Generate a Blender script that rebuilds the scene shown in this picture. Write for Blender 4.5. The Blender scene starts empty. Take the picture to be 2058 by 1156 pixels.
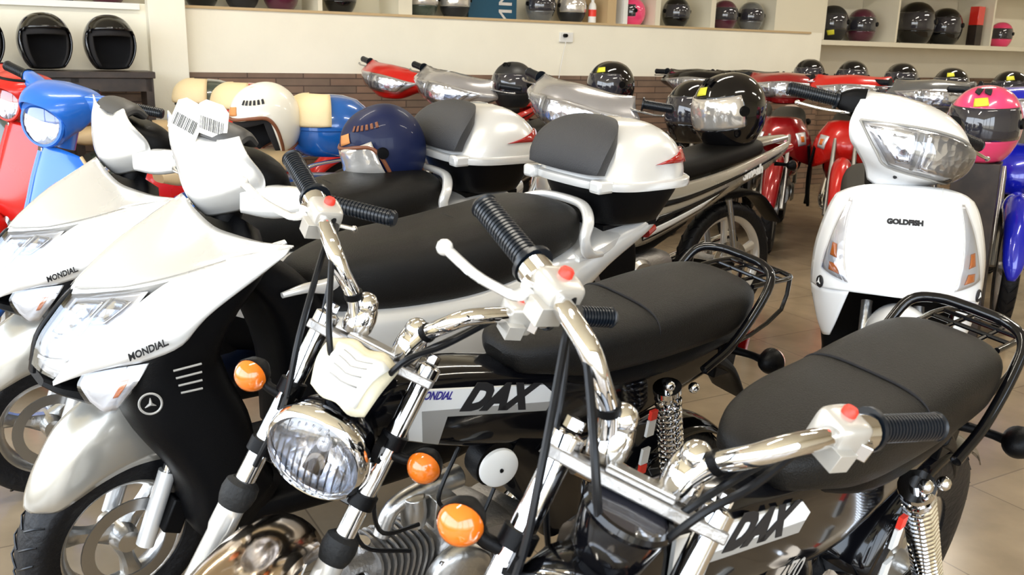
import bpy, math, random
from mathutils import Vector, Matrix
random.seed(7)
rad = math.radians
SC = bpy.context.scene
COL = SC.collection

# ---------------------------------------------------------------- camera, light, exposure
CAM_F, CAM_P, CAM_R, CAM_H = 1833.0, rad(14.71), rad(1.47), 1.232
cd = bpy.data.cameras.new('camera'); cam = bpy.data.objects.new('camera', cd); COL.objects.link(cam)
cd.sensor_width = 36.0; cd.sensor_fit = 'HORIZONTAL'; cd.lens = 36.0 * CAM_F / 2058.0
cd.clip_start = 0.03; cd.clip_end = 100
_F = Vector((0, math.cos(CAM_P), -math.sin(CAM_P))); _D0 = Vector((0, -math.sin(CAM_P), -math.cos(CAM_P))); _R0 = Vector((1, 0, 0))
_R = _R0 * math.cos(CAM_R) - _D0 * math.sin(CAM_R); _D = _D0 * math.cos(CAM_R) + _R0 * math.sin(CAM_R)
cam.matrix_world = Matrix(((_R.x, -_D.x, -_F.x, 0), (_R.y, -_D.y, -_F.y, 0), (_R.z, -_D.z, -_F.z, CAM_H), (0, 0, 0, 1)))
SC.camera = cam
cd.dof.use_dof = True; cd.dof.focus_distance = 2.3; cd.dof.aperture_fstop = 11.0
vs = SC.view_settings
vs.view_transform = 'Standard'; vs.look = 'None'; vs.gamma = 1.0; vs.use_curve_mapping = False
vs.exposure = 0.05
SC.cycles.use_denoising = True
SC.cycles.max_bounces = 7; SC.cycles.caustics_reflective = False; SC.cycles.caustics_refractive = False

w = bpy.data.worlds.new('daylight'); SC.world = w; w.use_nodes = True
nt = w.node_tree; nt.nodes.clear()
tc = nt.nodes.new('ShaderNodeTexCoord'); sx = nt.nodes.new('ShaderNodeSeparateXYZ'); rp = nt.nodes.new('ShaderNodeValToRGB')
bg = nt.nodes.new('ShaderNodeBackground'); ow = nt.nodes.new('ShaderNodeOutputWorld')
mr = nt.nodes.new('ShaderNodeMapRange'); mr.inputs['From Min'].default_value = -1; mr.inputs['From Max'].default_value = 1
nt.links.new(tc.outputs['Generated'], sx.inputs[0]); nt.links.new(sx.outputs['Z'], mr.inputs['Value']); nt.links.new(mr.outputs[0], rp.inputs[0])
nt.links.new(rp.outputs[0], bg.inputs[0]); nt.links.new(bg.outputs[0], ow.inputs[0])
cr_ = rp.color_ramp; cr_.elements[0].position = 0.46; cr_.elements[0].color = (.34, .31, .27, 1)
cr_.elements[1].position = 0.52; cr_.elements[1].color = (.9, .95, 1.0, 1)
e = cr_.elements.new(0.85); e.color = (.62, .78, 1.0, 1)
bg.inputs[1].default_value = 7.0

# wall frame: origin at the column's right edge, u along the back wall, d out of it into the room
WA = rad(29.85); WO = Vector((-2.024, 5.727, 0)); WU = Vector((math.cos(WA), math.sin(WA), 0)); WN = Vector((math.sin(WA), -math.cos(WA), 0))
def wp(u, d, z): return WO + WU * u + WN * d + Vector((0, 0, z))

def area(name, loc, target, sx_, sy_, power, color=(1, 1, 1), portal=False):
    l = bpy.data.lights.new(name, 'AREA'); l.shape = 'RECTANGLE'; l.size = sx_; l.size_y = sy_; l.energy = power; l.color = color
    o = bpy.data.objects.new(name, l); COL.objects.link(o); o.location = loc
    z = (Vector(loc) - Vector(target)).normalized(); up = Vector((0, 0, 1)) if abs(z.z) < .95 else WU.copy()
    x = up.cross(z).normalized(); y = z.cross(x)
    o.matrix_world = Matrix(((x.x, y.x, z.x, loc[0]), (x.y, y.y, z.y, loc[1]), (x.z, y.z, z.z, loc[2]), (0, 0, 0, 1)))
    if portal: l.cycles.is_portal = True
    return o
area('shopfront_portal', wp(-1.2, 7.95, 1.55), wp(-1.2, 0, 1.55), 4.5, 2.5, 1, portal=True)
area('side_window_portal', wp(-3.45, 4.0, 1.6), wp(3, 4.0, 1.6), 6.0, 2.4, 1, portal=True)

# ---------------------------------------------------------------- materials
def mat(name, col, rough=.5, metal=0., coat=0., bump=0., bscale=5., trans=0., ior=1.45, emit=None, vary=0., vscale=6., col2=None, sheen=0., alpha=1., spec=.5, aniso=None):
    m = bpy.data.materials.new(name); m.use_nodes = True; nt = m.node_tree; b = nt.nodes['Principled BSDF']
    b.inputs['Base Color'].default_value = (*col, 1); b.inputs['Roughness'].default_value = rough; b.inputs['Metallic'].default_value = metal
    b.inputs['Coat Weight'].default_value = coat; b.inputs['Coat Roughness'].default_value = .04; b.inputs['Transmission Weight'].default_value = trans
    b.inputs['IOR'].default_value = ior; b.inputs['Specular IOR Level'].default_value = spec
    if emit: b.inputs['Emission Color'].default_value = (*emit[:3], 1); b.inputs['Emission Strength'].default_value = emit[3]
    t = nt.nodes.new('ShaderNodeTexCoord')
    n = nt.nodes.new('ShaderNodeTexNoise'); n.inputs['Scale'].default_value = vscale if vary or col2 else bscale; n.inputs['Detail'].default_value = 4
    nt.links.new(t.outputs['Object'], n.inputs['Vector'])
    if vary or col2:
        r = nt.nodes.new('ShaderNodeValToRGB'); nt.links.new(n.outputs['Fac'], r.inputs[0])
        c2 = col2 or tuple(min(1, c * (1 + vary)) for c in col); c1 = col if col2 else tuple(c * (1 - vary) for c in col)
        r.color_ramp.elements[0].position = .35; r.color_ramp.elements[1].position = .65
        r.color_ramp.elements[0].color = (*c1, 1); r.color_ramp.elements[1].color = (*c2, 1)
        nt.links.new(r.outputs[0], b.inputs['Base Color'])
    if bump:
        n2 = nt.nodes.new('ShaderNodeTexNoise'); n2.inputs['Scale'].default_value = bscale; n2.inputs['Detail'].default_value = 3
        nt.links.new(t.outputs['Object'], n2.inputs['Vector'])
        bp = nt.nodes.new('ShaderNodeBump'); bp.inputs['Strength'].default_value = bump; bp.inputs['Distance'].default_value = .004
        nt.links.new(n2.outputs['Fac'], bp.inputs['Height']); nt.links.new(bp.outputs[0], b.inputs['Normal'])
    else:
        # a slight unevenness of the gloss, as on any handled surface
        mm = nt.nodes.new('ShaderNodeMapRange'); mm.inputs['To Min'].default_value = max(0, rough - .03); mm.inputs['To Max'].default_value = min(1, rough + .03)
        nt.links.new(n.outputs['Fac'], mm.inputs['Value']); nt.links.new(mm.outputs[0], b.inputs['Roughness'])
    return m
MT = {}
def facets(k, scale, strength):
    # moulded facets of a lamp glass: cellular bump
    nt = MT[k].node_tree; b = nt.nodes['Principled BSDF']; t = nt.nodes.new('ShaderNodeTexCoord'); v = nt.nodes.new('ShaderNodeTexVoronoi'); v.inputs['Scale'].default_value = scale
    bp = nt.nodes.new('ShaderNodeBump'); bp.inputs['Strength'].default_value = strength; bp.inputs['Distance'].default_value = .006
    nt.links.new(t.outputs['Object'], v.inputs['Vector']); nt.links.new(v.outputs['Distance'], bp.inputs['Height']); nt.links.new(bp.outputs[0], b.inputs['Normal'])
def defm(k, *a, **q): MT[k] = mat(k, *a, **q)
defm('silver_paint', (.80, .80, .79), .26, .35, 1.)
defm('silver_grey', (.66, .64, .60), .28, .45, 1.)  # on the scooter hood this tone carries shading of the silver paint
defm('mid_silver', (.42, .41, .42), .26, .6, .8)
defm('switch_grey', (.50, .475, .43), .3, .3, .5)
defm('warm_silver', (.46, .44, .39), .25, .6, .8)
defm('champagne_paint', (.42, .39, .33), .28, .55, 1.)
defm('white_paint', (.86, .87, .88), .22, 0, .8)
defm('black_gloss', (.003, .003, .004), .12, 0, .35, spec=.3)
defm('black_plastic', (.0025, .0025, .003), .42, 0, 0, bump=.15, bscale=400, spec=.14)
defm('dark_grey_plastic', (.045, .043, .042), .45)
defm('vinyl', (.005, .0045, .004), .42, bump=.4, bscale=500, spec=.28)
defm('pad_grey', (.035, .035, .038), .55, bump=.4, bscale=350)
defm('rubber', (.012, .012, .012), .6, bump=.5, bscale=120, spec=.3)
defm('tyre_rubber', (.006, .006, .007), .5, bump=.8, bscale=60, spec=.3)
defm('grip_rubber', (.005, .008, .013), .3, spec=.5)  # bluish: the sky's sheen is put into the rubber colour
defm('chrome', (.86, .86, .87), .06, 1.)
defm('alloy', (.60, .59, .57), .32, 1., bump=.2, bscale=90)
defm('dull_alloy', (.36, .345, .33), .45, .9, bump=.4, bscale=120)
defm('steel', (.42, .42, .42), .28, 1.)
defm('chrome_beige_reflection', (.55, .44, .33), .12, 1.)  # plain chrome with a beige reflection painted into its colour
defm('reflector', (.86, .88, .93), .14, .9, .5)
facets('reflector', 38, .45)
defm('lens_clear', (.80, .80, .82), .25, .5, .3)
facets('lens_clear', 30, .3)
defm('amber', (1.0, .22, .015), .12, 0, 1., trans=.25, emit=(1, .16, .0, .12))
MT['amber'].node_tree.nodes['Principled BSDF'].inputs['Emission Strength'].default_value = 0
defm('red_lens', (.34, .006, .005), .12, 0, .8)
defm('red_switch', (.85, .05, .03), .4)
defm('red_paint', (.58, .012, .008), .28, .05, .45)
defm('dark_red_paint', (.30, .008, .010), .22, .2, 1.)
defm('blue_paint', (.02, .15, .62), .28, .05, .45)
defm('box_blue', (.010, .11, .42), .22, .1, 1.)
defm('royal_blue', (.008, .015, .50), .2, .1, 1.)
defm('box_red', (.70, .03, .02), .25, 0, 1.)
defm('grey_paint', (.16, .165, .17), .25, .4, 1.)
defm('dark_green', (.05, .07, .055), .28, 0, 1.)
defm('cream', (.78, .62, .36), .5, bump=.3, bscale=300)
defm('tan', (.55, .40, .22), .55)
defm('helmet_white', (.80, .76, .66), .32, 0, .6)
defm('helmet_navy', (.004, .009, .045), .5, 0, .1, spec=.3)
defm('helmet_black', (.003, .003, .004), .1, 0, .6, spec=.4)
defm('helmet_matt', (.02, .02, .021), .4)
defm('helmet_pink', (.90, .06, .20), .22, 0, 1.)
defm('leather_brown', (.18, .06, .025), .5)
defm('orange_cloth', (.65, .26, .08), .7)
defm('lining', (.012, .011, .012), .9)
defm('visor_dark', (.03, .03, .04), .06, 0, 1.)
defm('visor_clear', (.75, .72, .68), .10, .6, 1., bump=.6, bscale=25)
defm('paper', (.86, .85, .80), .8)
defm('paper_buff', (.74, .68, .50), .8, vary=.12, vscale=25, bump=.6, bscale=40)
defm('ink', (.01, .01, .012), .6)
defm('ink_blue', (.03, .02, .25), .5)
defm('yellow', (.75, .72, .05), .5)
defm('decal_white', (.82, .82, .80), .35)
defm('decal_grey', (.33, .32, .30), .35)
defm('cable', (.004, .0045, .006), .35, spec=.3)
defm('wood_dark', (.03, .02, .015), .4, vary=.4, vscale=12)
defm('shelf_cream', (.75, .70, .56), .5)
defm('plaster_mat', (.90, .86, .73), .85, vary=.02, vscale=3, bump=.2, bscale=50)
defm('ceiling_mat', (.85, .84, .80), .9)
defm('teal', (.01, .07, .13), .4)
defm('purple_dark', (.08, .01, .03), .3, 0, 1.)
defm('glass', (.9, .95, .95), .02, 0, 0, trans=1.)

def cover_mat(k, tint=(.96, .97, 1.), base=.10):
    m = bpy.data.materials.new(k); m.use_nodes = True; nt = m.node_tree; nt.nodes.clear(); N = nt.nodes.new
    o = N('ShaderNodeOutputMaterial'); mx = N('ShaderNodeMixShader'); tr = N('ShaderNodeBsdfTransparent'); gl = N('ShaderNodeBsdfGlossy'); lw = N('ShaderNodeLayerWeight'); mr_ = N('ShaderNodeMapRange')
    t = N('ShaderNodeTexCoord'); n = N('ShaderNodeTexNoise'); n.inputs['Scale'].default_value = 30; bp = N('ShaderNodeBump'); bp.inputs['Strength'].default_value = .12; bp.inputs['Distance'].default_value = .003
    nt.links.new(t.outputs['Object'], n.inputs['Vector']); nt.links.new(n.outputs['Fac'], bp.inputs['Height']); nt.links.new(bp.outputs[0], gl.inputs['Normal'])
    tr.inputs[0].default_value = (*tint, 1); gl.inputs['Roughness'].default_value = .05; lw.inputs['Blend'].default_value = .35
    mr_.inputs['To Min'].default_value = base; mr_.inputs['To Max'].default_value = .9; nt.links.new(lw.outputs['Fresnel'], mr_.inputs['Value'])
    nt.links.new(mr_.outputs[0], mx.inputs[0]); nt.links.new(tr.outputs[0], mx.inputs[1]); nt.links.new(gl.outputs[0], mx.inputs[2]); nt.links.new(mx.outputs[0], o.inputs[0]); MT[k] = m
cover_mat('clear_cover'); cover_mat('visor_cover', (.80, .78, .75), .2)
def brick_mat(name, scale, c1, c2, cm, rough, bw, bh, mortar, bump, offset=.5):
    m = bpy.data.materials.new(name); m.use_nodes = True; nt = m.node_tree; b = nt.nodes['Principled BSDF']
    t = nt.nodes.new('ShaderNodeTexCoord'); br = nt.nodes.new('ShaderNodeTexBrick')
    br.inputs['Scale'].default_value = scale; br.inputs['Color1'].default_value = (*c1, 1); br.inputs['Color2'].default_value = (*c2, 1); br.inputs['Mortar'].default_value = (*cm, 1)
    br.inputs['Mortar Size'].default_value = mortar; br.inputs['Brick Width'].default_value = bw; br.inputs['Row Height'].default_value = bh; br.offset = offset
    nt.links.new(t.outputs['UV'], br.inputs['Vector'])
    n = nt.nodes.new('ShaderNodeTexNoise'); n.inputs['Scale'].default_value = 5; n.inputs['Detail'].default_value = 6; nt.links.new(t.outputs['UV'], n.inputs['Vector'])
    mx = nt.nodes.new('ShaderNodeMixRGB'); mx.blend_type = 'MULTIPLY'; mx.inputs[0].default_value = .55
    nt.links.new(br.outputs['Color'], mx.inputs[1])
    r = nt.nodes.new('ShaderNodeValToRGB'); r.color_ramp.elements[0].position = .3; r.color_ramp.elements[0].color = (.55, .5, .45, 1); r.color_ramp.elements[1].position = .7; r.color_ramp.elements[1].color = (1.2, 1.15, 1.1, 1)
    nt.links.new(n.outputs['Fac'], r.inputs[0]); nt.links.new(r.outputs[0], mx.inputs[2]); nt.links.new(mx.outputs[0], b.inputs['Base Color'])
    b.inputs['Roughness'].default_value = rough
    bp = nt.nodes.new('ShaderNodeBump'); bp.inputs['Strength'].default_value = bump; bp.inputs['Distance'].default_value = .01; bp.invert = True
    nt.links.new(br.outputs['Fac'], bp.inputs['Height']); nt.links.new(bp.outputs[0], b.inputs['Normal'])
    return m
MT['tiles'] = brick_mat('floor_tiles', 1., (.345, .27, .18), (.315, .245, .162), (.20, .155, .105), .20, .45, .45, .0025, .10, 0.)
MT['stone'] = brick_mat('stone_cladding', 1., (.26, .16, .11), (.19, .135, .10), (.09, .06, .045), .7, .36, .048, .004, .6)

# ---------------------------------------------------------------- mesh tools
def V(*a): return Vector(a[0]) if len(a) == 1 else Vector(a)
def catmull(P, n, closed=False):
    """resample a list of equal-length tuples, n steps per span"""
    P = [tuple(p) for p in P]; m = len(P); out = []
    if m < 3 or n < 2:
        return P
    spans = m if closed else m - 1
    for i in range(spans):
        p1, p2 = P[i % m], P[(i + 1) % m]
        p0 = P[(i - 1) % m] if closed or i > 0 else tuple(2 * a - b for a, b in zip(p1, p2))
        p3 = P[(i + 2) % m] if closed or i + 2 < m else tuple(2 * b - a for a, b in zip(p1, p2))
        for k in range(n):
            t = k / n; t2 = t * t; t3 = t2 * t
            out.append(tuple(.5 * ((2 * b) + (-a + c) * t + (2 * a - 5 * b + 4 * c - d) * t2 + (-a + 3 * b - 3 * c + d) * t3) for a, b, c, d in zip(p0, p1, p2, p3)))
    if not closed: out.append(P[-1])
    return out
class MB:
    def __init__(s): s.v = []; s.f = []
    def add(s, vs, fs):
        o = len(s.v); s.v += [tuple(p) for p in vs]; s.f += [tuple(i + o for i in f) for f in fs]; return s
    def rings(s, R, closed=True, cap=(True, True)):
        n = len(R[0]); vs = [p for r in R for p in r]; fs = []
        for i in range(len(R) - 1):
            for j in range(n if closed else n - 1):
                a = i * n + j; b = i * n + (j + 1) % n; fs.append((a, b, b + n, a + n))
        if closed and cap[0]: fs.append(tuple(range(n))[::-1])
        if closed and cap[1]: fs.append(tuple(range((len(R) - 1) * n, len(R) * n)))
        return s.add(vs, fs)
    def box(s, c, h, rot=None, taper=1.):
        c = V(c); pts = []
        for sz in (-1, 1):
            k = taper if sz > 0 else 1.
            for sx_, sy_ in ((-1, -1), (1, -1), (1, 1), (-1, 1)):
                p = V(sx_ * h[0] * k, sy_ * h[1] * k, sz * h[2]); p = (rot @ p) if rot else p; pts.append(c + p)
        return s.add(pts, [(3, 2, 1, 0), (4, 5, 6, 7), (0, 1, 5, 4), (1, 2, 6, 5), (2, 3, 7, 6), (3, 0, 4, 7)])
    def tube(s, path, r, n=10, res=5, rr=None):
        """round bar through the points; r may be a list giving a radius for each"""
        rs = r if isinstance(r, (list, tuple)) else [r] * len(path)
        Q = catmull([(*p, q) for p, q in zip(path, rs)], res) if res > 1 else [(*p, q) for p, q in zip(path, rs)]
        R = []; up = None
        for i, q in enumerate(Q):
            a = V(Q[max(0, i - 1)][:3]); b = V(Q[min(len(Q) - 1, i + 1)][:3]); t = (b - a).normalized()
            if up is None: up = V(0, 0, 1) if abs(t.z) < .9 else V(1, 0, 0)
            x = t.cross(up).normalized(); up = x.cross(t).normalized(); c = V(q[:3])
            R.append([c + (x * math.cos(2 * math.pi * k / n) + up * math.sin(2 * math.pi * k / n)) * q[3] for k in range(n)])
        return s.rings(R)
    def lathe(s, prof, o, axis, n=32, closed=False, a0=0., a1=360., xdir=None):
        """prof: (radius, height along axis)"""
        ax = V(axis).normalized(); x = V(xdir) if xdir else (V(0, 0, 1).cross(ax) if abs(ax.z) < .9 else V(1, 0, 0)); x = (x - ax * x.dot(ax)).normalized(); y = ax.cross(x); o = V(o)
        full = abs(a1 - a0) > 359.9; steps = n if full else n + 1
        R = []
        pr_ = list(prof) + ([prof[0]] if closed else [])
        for r, h in pr_:
            R.append([o + ax * h + (x * math.cos(rad(a0) + rad(a1 - a0) * k / n) + y * math.sin(rad(a0) + rad(a1 - a0) * k / n)) * r for k in range(steps)])
        return s.rings(R, closed=full, cap=(False, False))
    def sweep(s, st, n=20, res=4, ex=2.4, up=(0, 0, 1), cap=(True, True)):
        """st: (x, y, z, half width, half height[, exponent]) superelliptic section across the path"""
        st = [tuple(q) if len(q) == 6 else (*q, ex) for q in st]
        Q = catmull(st, res); R = []
        for i, q in enumerate(Q):
            a = V(Q[max(0, i - 1)][:3]); b = V(Q[min(len(Q) - 1, i + 1)][:3]); t = (b - a).normalized()
            x = t.cross(V(up)).normalized(); u = x.cross(t).normalized(); c = V(q[:3]); E = 2. / max(.8, q[5])
            ring = []
            for k in range(n):
                A = 2 * math.pi * (k + .5) / n; ca, sa = math.cos(A), math.sin(A)
                ring.append(c + x * max(q[3], .0005) * math.copysign(abs(ca) ** E, ca) + u * max(q[4], .0005) * math.copysign(abs(sa) ** E, sa))
            R.append(ring)
        return s.rings(R, cap=cap)
    def prism(s, poly, fn, a, b):
        """poly in 2-D, fn(u, v, w) -> point; faces at w=a and w=b"""
        n = len(poly); vs = [fn(p[0], p[1], a) for p in poly] + [fn(p[0], p[1], b) for p in poly]
        return s.add(vs, [tuple(range(n))[::-1], tuple(range(n, 2 * n))] + [(i, (i + 1) % n, n + (i + 1) % n, n + i) for i in range(n)])
    def ball(s, c, r, n=14, sc=(1, 1, 1)):
        R = []
        for i in range(1, n // 2 + 1):
            a = -math.pi / 2 + math.pi * (i - .5) / (n // 2)
            R.append([V(c) + V(math.cos(a) * math.cos(2 * math.pi * k / n) * r * sc[0], math.cos(a) * math.sin(2 * math.pi * k / n) * r * sc[1], math.sin(a) * r * sc[2]) for k in range(n)])
        return s.rings(R)
    def mirror(s):
        o = len(s.v); s.v += [(p[0], -p[1], p[2]) for p in s.v[:o]]; s.f += [tuple(i + o for i in f[::-1]) for f in s.f[:]]; return s
    def xform(s, M): s.v = [tuple(M @ V(p)) for p in s.v]; return s
    def build(s, name, m, parent=None, smooth=40, bevel=0., solid=0., sub=0, soff=-1., uv=None, ref=None):
        me = bpy.data.meshes.new(name); me.from_pydata(s.v, [], s.f); me.update()
        import bmesh
        if solid and not uv:                                  # make open panels face away from the middle of their thing
            rf = V(ref) if ref else V(0, 0, .5)
            tot = sum((f.normal.dot(f.center - rf)) * f.area for f in me.polygons)
            if tot < 0: me.flip_normals(); me.update()
        bm = bmesh.new(); bm.from_mesh(me); bmesh.ops.remove_doubles(bm, verts=bm.verts, dist=1e-5); bmesh.ops.recalc_face_normals(bm, faces=bm.faces) if not solid else None; bm.to_mesh(me); bm.free()
        if uv:
            L = me.uv_layers.new(name='uv')
            for lp in me.loops: L.data[lp.index].uv = uv(V(me.vertices[lp.vertex_index].co))
        mm_ = m if isinstance(m, (list, tuple)) else [m]
        for k in mm_: me.materials.append(MT[k])
        if smooth:
            me.polygons.foreach_set('use_smooth', [True] * len(me.polygons)); me.set_sharp_from_angle(angle=rad(smooth))
        o = bpy.data.objects.new(name, me); COL.objects.link(o)
        if parent: o.parent = parent
        if sub: q = o.modifiers.new('sub', 'SUBSURF'); q.levels = sub; q.render_levels = sub
        if solid: q = o.modifiers.new('solid', 'SOLIDIFY'); q.thickness = solid; q.offset = soff; q.use_even_offset = False
        if bevel: q = o.modifiers.new('bevel', 'BEVEL'); q.width = bevel; q.segments = 2; q.limit_method = 'ANGLE'; q.angle_limit = rad(40)
        return o
class Surf:
    """smooth surface through a grid of control points (rows x columns, columns run from the centre line outward)"""
    def __init__(s, rows, mirror=False):
        s.rows = [[tuple(p) for p in r] for r in rows]
        if mirror: s.rows = [[(p[0], -p[1], p[2]) for p in r[:0:-1]] + r for r in s.rows]
    @staticmethod
    def _c(P, t):
        m = len(P); t = max(0, min(m - 1, t * (m - 1))); i = min(int(t), m - 2); t -= i
        p1, p2 = P[i], P[i + 1]; p0 = P[i - 1] if i else tuple(2 * a - b for a, b in zip(p1, p2)); p3 = P[i + 2] if i + 2 < m else tuple(2 * b - a for a, b in zip(p1, p2))
        t2 = t * t; t3 = t2 * t
        return tuple(.5 * ((2 * b) + (-a + c) * t + (2 * a - 5 * b + 4 * c - d) * t2 + (-a + 3 * b - 3 * c + d) * t3) for a, b, c, d in zip(p0, p1, p2, p3))
    def at(s, u, v):
        """u across the columns 0..1, v down the rows 0..1"""
        return V(Surf._c([Surf._c(r, u) for r in s.rows], v))
    def nrm(s, u, v, e=.01):
        a = s.at(min(1, u + e), v) - s.at(max(0, u - e), v); b = s.at(u, min(1, v + e)) - s.at(u, max(0, v - e)); n = a.cross(b)
        return n.normalized() if n.length > 1e-12 else V(1, 0, 0)
    def patch(s, mb, q=((0, 0), (1, 0), (1, 1), (0, 1)), n=12, m=12, off=0., bulge=0., flip=1):
        """q: four (u,v) corners; a bulge lifts the middle like a lens"""
        vs = []
        for j in range(m + 1):
            b = j / m
            for i in range(n + 1):
                a = i / n
                u = (1 - a) * (1 - b) * q[0][0] + a * (1 - b) * q[1][0] + a * b * q[2][0] + (1 - a) * b * q[3][0]
                v = (1 - a) * (1 - b) * q[0][1] + a * (1 - b) * q[1][1] + a * b * q[2][1] + (1 - a) * b * q[3][1]
                d = off + bulge * (16 * a * (1 - a) * b * (1 - b)) ** .5
                p = s.at(u, v); vs.append(p + s.nrm(u, v) * d * flip if d else p)
        return mb.add(vs, [(j * (n + 1) + i, j * (n + 1) + i + 1, (j + 1) * (n + 1) + i + 1, (j + 1) * (n + 1) + i) for j in range(m) for i in range(n)])
def smooth_grid(mb, rows, mirror=False, n=14, m=14): return Surf(rows, mirror).patch(mb, n=n, m=m)

def thing(name, label, cat, loc=(0, 0, 0), rz=0., lean=0., group=None):
    o = bpy.data.objects.new(name, None); COL.objects.link(o); o.empty_display_size = .1
    o.location = loc; o.rotation_euler = (lean, 0, rz); o['label'] = label; o['category'] = cat
    if group: o['group'] = group
    return o
def tag(o, label, cat, group=None):
    o['label'] = label; o['category'] = cat
    if group: o['group'] = group
    return o
def struct(o): o['kind'] = 'structure'; return o
def lab(o, l): o['label'] = l; return o
def axis_rot(pt, rake, ang):
    k = V(-math.sin(rake), 0, math.cos(rake)); p = V(pt)
    return Matrix.Translation(p) @ Matrix.Rotation(ang, 4, k) @ Matrix.Translation(-p)
def steer(objs, pt, rake, ang):
    M = axis_rot(pt, rake, ang)
    for o in objs: o.matrix_basis = M @ o.matrix_basis
def text(name, s, size, m, parent, org, right, up, ext=.0006, shear=0., bold=0., fit=None, mirror=False):
    """flat lettering standing at org, reading along right"""
    c = bpy.data.curves.new('t', 'FONT'); c.body = s; c.size = size; c.shear = shear; c.offset = bold; c.extrude = ext; c.align_x = 'CENTER'; c.align_y = 'CENTER'; c.resolution_u = 3
    t = bpy.data.objects.new('t', c); COL.objects.link(t); dg = bpy.context.evaluated_depsgraph_get(); me = bpy.data.meshes.new_from_object(t.evaluated_get(dg)); bpy.data.objects.remove(t)
    me.name = name; me.materials.clear(); me.materials.append(MT[m])
    xs = [v.co.x for v in me.vertices]; k = fit / (max(xs) - min(xs)) if fit else 1.
    r = V(right).normalized(); u = V(up); u = (u - r * u.dot(r)).normalized(); n = r.cross(u)
    for v in me.vertices: v.co = V(org) + r * v.co.x * k + u * v.co.y * (1 if fit else 1) + n * v.co.z
    o = bpy.data.objects.new(name, me); COL.objects.link(o)
    if parent: o.parent = parent
    return o
def copy_tree(o, parent=None):
    c = o.copy(); COL.objects.link(c)
    if parent: c.parent = parent
    for ch in [k for k in COL.objects if k.parent == o]: copy_tree(ch, c)
    return c
# ---------------------------------------------------------------- the room
def wbox(name, u0, u1, d0, d1, z0, z1, m, uvm=None, bevel=0.):
    mb = MB(); P = [wp(u, d, z) for z in (z0, z1) for u, d in ((u0, d0), (u1, d0), (u1, d1), (u0, d1))]
    mb.add(P, [(3, 2, 1, 0), (4, 5, 6, 7), (0, 1, 5, 4), (1, 2, 6, 5), (2, 3, 7, 6), (3, 0, 4, 7)])
    def uvf(p):
        q = p - WO; u = q.dot(WU); d = q.dot(WN)
        return (u, p.z) if uvm == 'wall' else ((d, p.z) if uvm == 'side' else (u, d))
    return mb.build(name, m, None, smooth=0, uv=uvf, bevel=bevel)
U0, U1, DF = -3.5, 9.6, 8.0
struct(wbox('floor', U0 - .2, U1 + .2, -.6, DF + .2, -.12, 0, 'tiles'))
struct(wbox('ceiling', U0 - .2, U1 + .2, -.6, DF + .2, 3.0, 3.12, 'ceiling_mat'))
SIL = 1.43
struct(wbox('wall_back', U0, 5.45, -.42, 0, 0, SIL, 'plaster_mat', 'wall'))
struct(wbox('wall_back_upper', U0, 5.45, -.42, 0, 1.95, 3.0, 'plaster_mat', 'wall'))
struct(wbox('wall_back_niche', U0, 5.45, -.42, -.36, SIL, 1.95, 'shelf_cream', 'wall'))
struct(wbox('wall_back_pier', 4.86, 5.45, -.36, 0, SIL, 1.95, 'shelf_cream', 'wall'))
struct(wbox('wall_back_right', 5.45, U1, -.60, -.42, 0, 3.0, 'plaster_mat', 'wall'))
struct(wbox('wall_back_lintel', 5.45, U1, -.42, 0, 1.95, 3.0, 'plaster_mat', 'wall'))
struct(wbox('wall_right', U1, U1 + .15, -.60, DF, 0, 3.0, 'plaster_mat', 'side'))
struct(wbox('trim_1', U0, 5.45, 0, .018, 0, 1.04, 'stone', 'wall'))
struct(wbox('trim_2', 5.45, U1, -.42, -.402, 0, 1.04, 'stone', 'wall'))
struct(wbox('trim_3', 0.0, 5.3, 0, .012, SIL - .012, SIL + .004, 'tan', 'wall'))
struct(wbox('trim_4', U0, -.25, 0, .03, SIL - .035, SIL, 'decal_white', 'wall'))
struct(wbox('column', -.215, -.005, 0, .10, 0, 3.0, 'plaster_mat', 'wall', bevel=.004))
# shopfront behind the camera and the side windows: sills, lintels, posts
struct(wbox('wall_front', 1.1, U1, DF, DF + .15, 0, 2.8, 'plaster_mat', 'wall'))
struct(wbox('wall_front_sill', U0, 1.1, DF, DF + .15, 0, .25, 'plaster_mat', 'wall'))
struct(wbox('wall_front_lintel', U0, U1, DF, DF + .15, 2.8, 3.0, 'plaster_mat', 'wall'))
for k, u in enumerate((U0, -1.9, -.4, 1.0)):
    struct(wbox('window_%d' % (k + 1), u, u + .1, DF, DF + .12, .25, 2.8, 'dull_alloy', 'wall'))
struct(wbox('wall_left_sill', U0 - .15, U0, 0, DF, 0, .35, 'plaster_mat', 'side'))
struct(wbox('wall_left_lintel', U0 - .15, U0, 0, DF, 2.8, 3.0, 'plaster_mat', 'side'))
struct(wbox('wall_left_pier', U0 - .15, U0, -.42, .9, .35, 2.8, 'plaster_mat', 'side'))
struct(wbox('window_5', U0 - .12, U0, 3.9, 4.0, .35, 2.8, 'dull_alloy', 'side'))
mb = MB(); mb.box((2, 0, -.16), (45, 45, .02)); struct(mb.build('ground', 'tan', None, smooth=0))

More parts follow.
